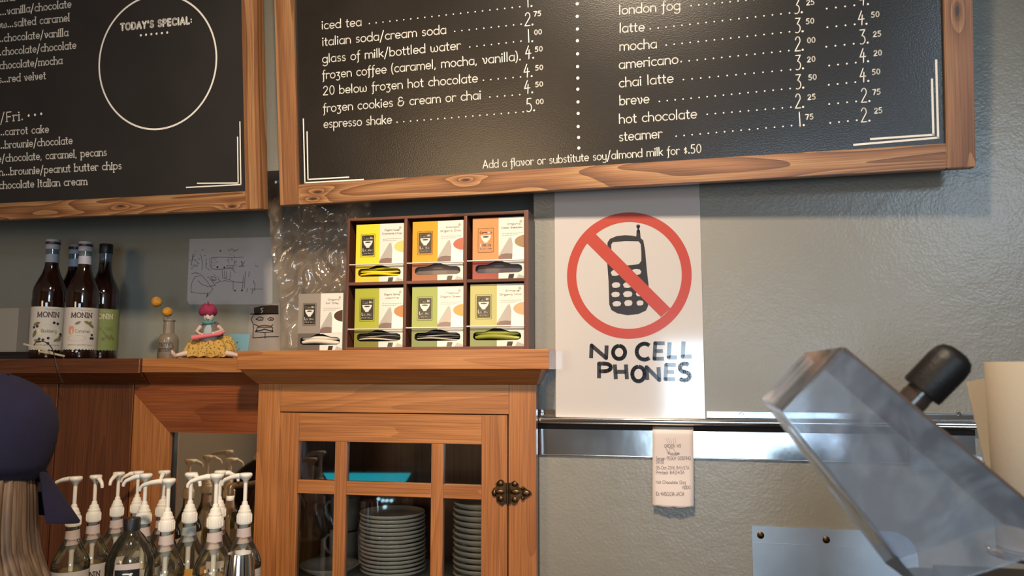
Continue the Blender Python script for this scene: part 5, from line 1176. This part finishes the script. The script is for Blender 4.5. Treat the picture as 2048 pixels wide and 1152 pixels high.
# ------------------------------------------------------------------ paper roll and loose sheet on the right
YR = -.55
a = at(1984, 900, YR); zt1 = at(2010, 724, YR).z; zb1 = at(1990, 1092, YR).z; rr = .058
pr_ = tag(empty('paper_roll', (a.x+rr*1.0, YR, 0)), 'big cream paper roll held upright at the right edge, with a loose end behind', 'paper roll')
creamp = plain('cream_paper', (.50, .43, .34), .85, bump=.15, bscale=120)
MB().lathe([(.018, zb1), (rr-.001, zb1), (rr, zb1+.001), (rr, zt1-.001), (rr-.001, zt1), (.018, zt1), (.018, zb1)], n=56, capb=False).build('roll_body', creamp, pr_, 50)
MB().lathe([(.0185, zb1+.001), (.0185, zt1+.0005), (.0165, zt1+.0005), (.0165, zb1+.001), (.0185, zb1+.001)], n=32, capb=False).build('cardboard_core', plain('core_card', (.25, .16, .09), .9), pr_, 60)
MB().lathe([(0, zb1-.012), (.07, zb1-.012), (.072, zb1-.010), (.072, zb1-.003), (.07, zb1-.0005), (.008, zb1-.0005), (.008, zt1+.03), (.006, zt1+.033), (0, zt1+.033)], n=40, capb=False).build('roll_holder', M['steel'], pr_, 50)
m = MB(); m.box((-.012, .06, (zb1+zt1)/2-.05), (.012, -YR-.0115, (zb1+zt1)/2-.03), .002); m.box((-.03, -YR-.0115, (zb1+zt1)/2-.09), (.03, -YR-.0005, (zb1+zt1)/2+.01), .003); m.build('wall_bracket', M['steel'], pr_)
equipment = tag(empty('side_counter', (0, 0, 0)), 'steel-topped side counter below the lower right of the frame', 'counter')
cx0 = at(1560, 1152, -.35).x
MB().box((cx0, -1.25, .96), (RX1-.3, -.45, .99), .003).build('counter_top', M['steel'], equipment)
MB().box((cx0+.03, -1.22, 0), (RX1-.35, -.47, .96)).build('counter_body', M['dark_z'], equipment)
# loose sheet leaning behind the roll
YL = -.44
P = [at(1932, 764, YL), at(1990, 753, YL), at(2060, 745, YL), at(2060, 1000, YL), at(2004, 1060, YL)]
fq = wallframe((P[0].x, YL, zb1-.012)); pts = [(p.x-P[0].x, p.z-(zb1-.012)) for p in P]
pts[3] = (pts[3][0], .0005); pts[4] = (at(2006, 1080, YL).x-P[0].x, .0005)
shh = empty('loose_end', matrix=fq.m); shh.parent = pr_; shh.matrix_parent_inverse = pr_.matrix_basis.inverted()
MB().poly(pts, 0, .0012).build('sheet', creamp, shh)
MB().poly([(pts[1][0]-.004, pts[1][1]-.002), (pts[2][0], pts[2][1]-.004), (pts[3][0], .002), (pts[4][0]+.02, .002)], -.006, .0012).build('sheet_fold', creamp, shh)

# ------------------------------------------------------------------ clear hopper with black knob, close to the camera
hz_ = .78
A_, B_, B2, A2 = deep(1687, 697, hz_), deep(1565, 823, hz_), deep(1850, 1182, hz_-.04), deep(2150, 1085, hz_-.04)
dn = (FW*.055+RT*-.004)
inn = lambda p, q_, t: p.lerp(q_, t)
A_b, B_b = A_+dn*1.35+(B_-A_)*.13+(A2-A_)*.02, B_+dn*1.35+(A_-B_)*.10+(B2-B_)*.03
B2b, A2b = B2+dn*1.35+(A2-B2)*.03, A2+dn*1.35+(B2-A2)*.12
hop = tag(empty('clear_hopper', tuple(A_)), 'slanted clear plastic hopper with smoky stains and painted-in blue-grey haze, close in the lower right', 'hopper')
M['acryl'] = clear('smoky_hazed_acrylic', (.90, .92, .95), refl=1, rough=.06, milk=.16, milkc=(.40, .46, .55), stain_haze=.42, floor=.02)  # smoky stains, with the blue-grey reflection haze put into the milky colour too
M['acedge'] = clear('acrylic_edge', (.62, .56, .52), refl=1, rough=.12, milk=.35, milkc=(.30, .24, .20), floor=.06)
L0 = Vector(A_)
def shell(name, quad, th, mat, lift=0):
    q = [p-L0 for p in quad]; n_ = (q[1]-q[0]).cross(q[3]-q[0]).normalized()*th
    bm = bmesh.new(); vs = [bm.verts.new(p) for p in q]+[bm.verts.new(p+n_) for p in q]
    for f in ((0, 1, 2, 3), (7, 6, 5, 4), (0, 4, 5, 1), (1, 5, 6, 2), (2, 6, 7, 3), (3, 7, 4, 0)): bm.faces.new([vs[i] for i in f])
    bmesh.ops.recalc_face_normals(bm, faces=bm.faces[:]); bmesh.ops.bevel(bm, geom=bm.edges[:], offset=abs(th)*.35, segments=2, affect='EDGES'); bm.verts.index_update()
    m = MB(); m.add([v.co for v in bm.verts], [[v.index for v in f.verts] for f in bm.faces]); bm.free(); return m.build(name, mat, hop, 60)
shell('near_wall', [A_, B_, B2, A2], .0022, M['acryl'])
shell('far_wall', [A_b, B_b, B2b, A2b], .0022, M['acryl'])
shell('upper_wall', [A_, A2, A2b, A_b], .003, M['acedge'])
shell('end_wall', [B_, A_, A_b, B_b], .003, M['acryl'])
shell('lower_wall', [B2, B_, B_b, B2b], .002, M['acryl'])
q0, q1 = [p-L0 for p in (A_, A2)]
MB().tube([q0, q1], .0018, 8).build('edge_bead', plain('dark_edge', (.10, .065, .05), .4), hop, 60)
q0, q1 = [p-L0 for p in (A_, B_)]
MB().tube([q0, q1], .0013, 8).build('end_bead', M['acedge'], hop, 60)
kb = deep(1828, 798, hz_+.02)
ax = (deep(1912, 712, hz_+.01)-kb).normalized(); kl_ = (deep(1912, 712, hz_)-deep(1830, 795, hz_)).length
u_ = .042/2*1.0
kn = empty('knob', tuple(kb-L0)); kn.parent = hop; kn['label'] = 'black ribbed knob'
pr = [(0, -.006), (.0150, -.006), (.0150, .004), (.0145, .0045), (.0145, .010)]
MB().lathe(pr, axis=ax, n=32, capb=False).build('knob_collar', plain('smoked_collar', (.05, .035, .03), .25, coat=.6), kn, 40)
L_k = kl_+.006
pf = [(.0150, .010), (.0205, .0105), (.0212, .013), (.0212, L_k*.72), (.0200, L_k*.86), (.0165, L_k*.95), (.010, L_k), (0, L_k+.001)]
m = MB().lathe(pf, axis=ax, n=48, capb=False); m.build('knob_cap', M['rubber'], kn, 40)

# ------------------------------------------------------------------ person in the left foreground, seen from behind
pd = 1.46
hc = deep(-22, 884, pd)                 # centre of the head
per = tag(empty('person', (hc.x, hc.y, 0)), 'person seen from behind in a navy cap with loose light brown hair', 'person')
face = math.radians(54)                 # looks away to the right
hz0 = hc.z
FA = Vector((math.cos(face), math.sin(face), 0)); SD = Vector((-FA.y, FA.x, 0))
me = bpy.data.meshes.new('body'); J = []; E_ = []; RD = []
def jt(f_, s_, z_, r, r2=None, par=None):
    p = FA*f_+SD*s_; J.append((p.x, p.y, z_)); RD.append((r, r2 or r)); i = len(J)-1
    if par is not None: E_.append((par, i))
    return i
nz = hz0-.11
pel = jt(-.14, 0, hz0-.64, .13, .15); sp1 = jt(-.11, 0, hz0-.48, .115, .13, pel); sp2 = jt(-.07, 0, hz0-.33, .12, .15, sp1); sp3 = jt(-.04, 0, hz0-.21, .08, .12, sp2)
nk = jt(-.015, 0, hz0-.13, .050, .052, sp3); hd0 = jt(.0, 0, hz0-.05, .060, .066, nk); hd1 = jt(.0, 0, hz0+.02, .078, .085, hd0); hd2 = jt(-.01, 0, hz0+.07, .060, .062, hd1)
for s_ in (-1, 1):
    sh = jt(-.05, s_*.155, hz0-.235, .052, None, sp3); el = jt(-.09, s_*.20, hz0-.50, .040, None, sh); wr_ = jt(-.05, s_*.20, hz0-.70, .027, None, el); pa = jt(-.04, s_*.20, hz0-.76, .030, .02, wr_)
    for k5, (dx, dy, ln) in enumerate(((0, -.028, .055), (.035, -.018, .075), (.038, -.004, .082), (.036, .010, .078), (.030, .022, .062))):
        f0 = jt(-.04+dy, s_*.20, hz0-.765-dx, .009, None, pa); f1_ = jt(-.035+dy*1.2, s_*.198, hz0-.765-dx-ln*.5, .008, None, f0); jt(-.04+dy*1.2, s_*.19, hz0-.765-dx-ln, .007, None, f1_)
    hp_ = jt(-.14, s_*.085, hz0-.72, .085, None, pel); kn_ = jt(-.10, s_*.09, (hz0-.72)*.53, .058, None, hp_); ank = jt(-.14, s_*.09, .085, .036, None, kn_); jt(-.02, s_*.10, .035, .034, .03, ank)
me.from_pydata(J, E_, [])
body = bpy.data.objects.new('body', me); COL.objects.link(body); body.parent = per
skm = body.modifiers.new('skin', 'SKIN'); body.modifiers.new('sub', 'SUBSURF').levels = 2
body.modifiers['sub'].render_levels = 2
for i, v in enumerate(me.skin_vertices[0].data): v.radius = RD[i]; v.use_root = (i == 0)
def dress():
    m, N, L, b = nmat('skin_and_clothes'); g = N.new('ShaderNodeNewGeometry'); sp = N.new('ShaderNodeSeparateXYZ'); L.new(g.outputs['Position'], sp.inputs[0])
    c = N.new('ShaderNodeMath'); c.operation = 'GREATER_THAN'; c.inputs[1].default_value = hz0-.15; L.new(sp.outputs['Z'], c.inputs[0])
    x_ = N.new('ShaderNodeMixRGB'); x_.inputs[1].default_value = (.035, .03, .035, 1); x_.inputs[2].default_value = (.50, .30, .21, 1); L.new(c.outputs[0], x_.inputs[0]); L.new(x_.outputs[0], b.inputs['Base Color']); b.inputs['Roughness'].default_value = .8
    return m
me.materials.append(dress())
rot = Matrix.Rotation(face, 4, 'Z') @ Matrix.Rotation(math.radians(13), 4, 'Y')   # the head bends forward and down
T_ = Matrix.Translation(Vector((0, 0, hz0))) @ rot
def head_build(m, name, mat, sm_=180, parent=per):
    m.v = [tuple(T_ @ Vector(v)) for v in m.v]; return m.build(name, mat, parent, sm_)
# face pieces (turned away from the camera)
m = MB(); m.tube([(.084, 0, -.035), (.092, 0, -.055), (.102, 0, -.074), (.088, 0, -.080)], [.006, .009, .012, .008], 8)
for s_ in (-1, 1): m.ball((.0, s_*.080, -.055), (.012, .008, .020), 10, 8)
head_build(m, 'nose_and_ears', plain('skin', (.50, .30, .21), .6))
m = MB()
for s_ in (-1, 1): m.ball((.080, s_*.030, -.040), (.010, .013, .007), 10, 8)
head_build(m, 'eyes', M['white'])
m = MB(); m.tube([(.080, -.022, -.100), (.086, 0, -.098), (.080, .022, -.100)], [.003, .005, .003], 8); head_build(m, 'mouth', plain('lips', (.45, .16, .13), .5))
# cap
navy = plain('navy_cloth', srgb(24, 21, 50), .95, bump=.4, bscale=500, vary=.12, vscale=20)
n = 48; prof = [(.104, -.062), (.108, -.035), (.1095, -.010), (.109, .020), (.105, .050), (.094, .079), (.073, .104), (.047, .119), (.018, .127), (0, .128)]
m = MB()
for k, (r, h) in enumerate(prof):
    for i in range(n):
        a = 2*PI*i/n; m.v.append((r*1.06*math.cos(a)-.006, r*.94*math.sin(a), h+(.012*math.cos(a) if k < 2 else 0)+.0015*math.cos(a*6)*(k > 2)))
m.f = [(k*n+i, k*n+(i+1) % n, (k+1)*n+(i+1) % n, (k+1)*n+i) for k in range(len(prof)-1) for i in range(n)]; m.mi = [0]*len(m.f)
cap_ = head_build(m, 'cap', navy); so = cap_.modifiers.new('s', 'SOLIDIFY'); so.thickness = .003
m = MB(); m.ball((-.006, 0, .129), (.006, .006, .003), 12, 6); T2 = m; m.v = [tuple(T_ @ Vector(v)) for v in m.v]; m.build('cap_button', navy, cap_, 180)
m = MB(); nb = 20
for layer in (0, .004):
    for j in range(7):
        t = j/6
        for i in range(nb+1):
            a = math.radians(-34+68*i/nb); r0 = .104; ln = .085*math.cos(a*1.8)
            m.v.append(((r0+ln*t)*math.cos(a)*1.06-.006, (r0*.94+ln*t*.5)*math.sin(a), -.042-.090*t-layer+.010*math.cos(a)))
W_ = nb+1
for l_ in (0, 1):
    o_ = l_*7*W_
    for j in range(6):
        for i in range(nb):
            f = (o_+j*W_+i, o_+(j+1)*W_+i, o_+(j+1)*W_+i+1, o_+j*W_+i+1); m.f.append(f if not l_ else tuple(reversed(f)))
for i in range(nb): m.f.append((6*W_+i, 7*W_+6*W_+i, 7*W_+6*W_+i+1, 6*W_+i+1))
m.mi = [0]*len(m.f); m.v = [tuple(T_ @ Vector(v)) for v in m.v]; m.build('brim', navy, cap_, 60)
# hair: many long locks falling from under the cap over the shoulders
hm, N, L, b = nmat('light_brown_hair'); oi = N.new('ShaderNodeTexCoord'); mpn = N.new('ShaderNodeMapping'); mpn.inputs['Scale'].default_value = (60, 60, 3); L.new(oi.outputs['Object'], mpn.inputs['Vector'])
nn = N.new('ShaderNodeTexNoise'); nn.inputs['Scale'].default_value = 1; nn.inputs['Detail'].default_value = 3; L.new(mpn.outputs[0], nn.inputs['Vector'])
rr2 = N.new('ShaderNodeValToRGB'); rr2.color_ramp.elements[0].position = .35; rr2.color_ramp.elements[1].position = .7; rr2.color_ramp.elements[0].color = (.07, .042, .026, 1); rr2.color_ramp.elements[1].color = (.20, .125, .075, 1)
L.new(nn.outputs['Fac'], rr2.inputs['Fac']); L.new(rr2.outputs['Color'], b.inputs['Base Color']); b.inputs['Roughness'].default_value = .45
hair = MB(); rh = random.Random(11)
for k in range(260):
    a = math.radians(rh.uniform(22, 338)); r_ = .076+rh.uniform(-.004, .006)
    p0 = T_ @ Vector((r_*math.cos(a), r_*.93*math.sin(a), -.03)); p1 = T_ @ Vector((r_*1.25*math.cos(a), r_*1.20*math.sin(a), -.085))
    out = Vector((p1.x, p1.y, 0)); d = out.normalized(); ln = rh.uniform(.30, .40)
    p2 = Vector((p1.x+d.x*.012, p1.y+d.y*.012, p1.z-.10)); p3 = Vector((p2.x+d.x*.050+rh.uniform(-.01, .01), p2.y+d.y*.022+rh.uniform(-.01, .01), p2.z-.11)); p4 = Vector((p3.x+rh.uniform(-.015, .015), p3.y+rh.uniform(-.015, .015), p3.z-(ln-.21)))
    hair.tube(smooth([p0, p1, p2, p3, p4], 3), [.004]+[.0078]*10+[.006, .002], 6)
tag(hair.build('hair', hm, per, 180), kind='stuff')

# ------------------------------------------------------------------ what the cabinet glass reflects: a glowing cyan counter front behind the camera
gl = at(710, 955, YD+.009); k = (4.3-0)/(DIST+gl.y)
def mirror_at(px, py, yy):
    g_ = at(px, py, YD+.009); d = g_-CAM; t = (g_.y-yy)/d.y; return Vector((g_.x+d.x*t, yy, g_.z+d.z*t))
YG = -4.4
a, b_2, c_3 = mirror_at(640, 946, YG), mirror_at(822, 946, YG), mirror_at(802, 972, YG)
jb = tag(empty('lit_display_case', (0, 0, 0)), 'glowing cyan display case seen only as a reflection in the cabinet glass', 'display case')
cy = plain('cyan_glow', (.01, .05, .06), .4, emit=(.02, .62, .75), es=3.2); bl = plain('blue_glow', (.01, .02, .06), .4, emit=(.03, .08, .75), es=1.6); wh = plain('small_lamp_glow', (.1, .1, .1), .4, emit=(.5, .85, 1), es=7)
MB().box((mirror_at(600, 950, YG).x-.3, YG-.35, 0), (b_2.x+.15, YG-.02, a.z+.03), .01).build('case_body', M['black'], jb)
m = MB(); zz0 = mirror_at(700, 975, YG).z
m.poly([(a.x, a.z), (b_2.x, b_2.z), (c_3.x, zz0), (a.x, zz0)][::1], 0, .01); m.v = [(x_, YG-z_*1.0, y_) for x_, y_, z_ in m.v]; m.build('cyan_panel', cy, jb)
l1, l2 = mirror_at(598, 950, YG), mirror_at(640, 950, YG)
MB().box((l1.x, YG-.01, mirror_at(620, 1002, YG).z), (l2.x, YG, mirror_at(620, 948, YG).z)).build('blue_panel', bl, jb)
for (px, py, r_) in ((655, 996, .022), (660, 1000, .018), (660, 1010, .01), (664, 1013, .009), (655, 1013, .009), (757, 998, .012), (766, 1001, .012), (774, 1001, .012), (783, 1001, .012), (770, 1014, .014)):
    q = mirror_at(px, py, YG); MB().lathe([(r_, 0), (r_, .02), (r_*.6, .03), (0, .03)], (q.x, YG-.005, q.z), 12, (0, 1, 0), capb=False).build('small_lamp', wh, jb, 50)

# machine that carries the hopper (below the frame)
mx0, mx1 = B2.x+.02, A2.x+.10; my = min(B2.y, A2.y)
mc = tag(empty('grinder_base', (0, 0, 0)), 'black machine body under the slanted clear hopper, at the lower right corner', 'grinder')
MB().box((mx0, my-.02, .9905), (mx1, my+.16, min(B2.z, B2b.z)-.012), .01).build('machine_body', M['black'], mc)
MB().box((mx0+.02, my+.01, min(B2.z, B2b.z)-.012), (mx1-.04, my+.12, min(B2.z, B2b.z)-.001), .002).build('hopper_collar', M['rubber'], mc)
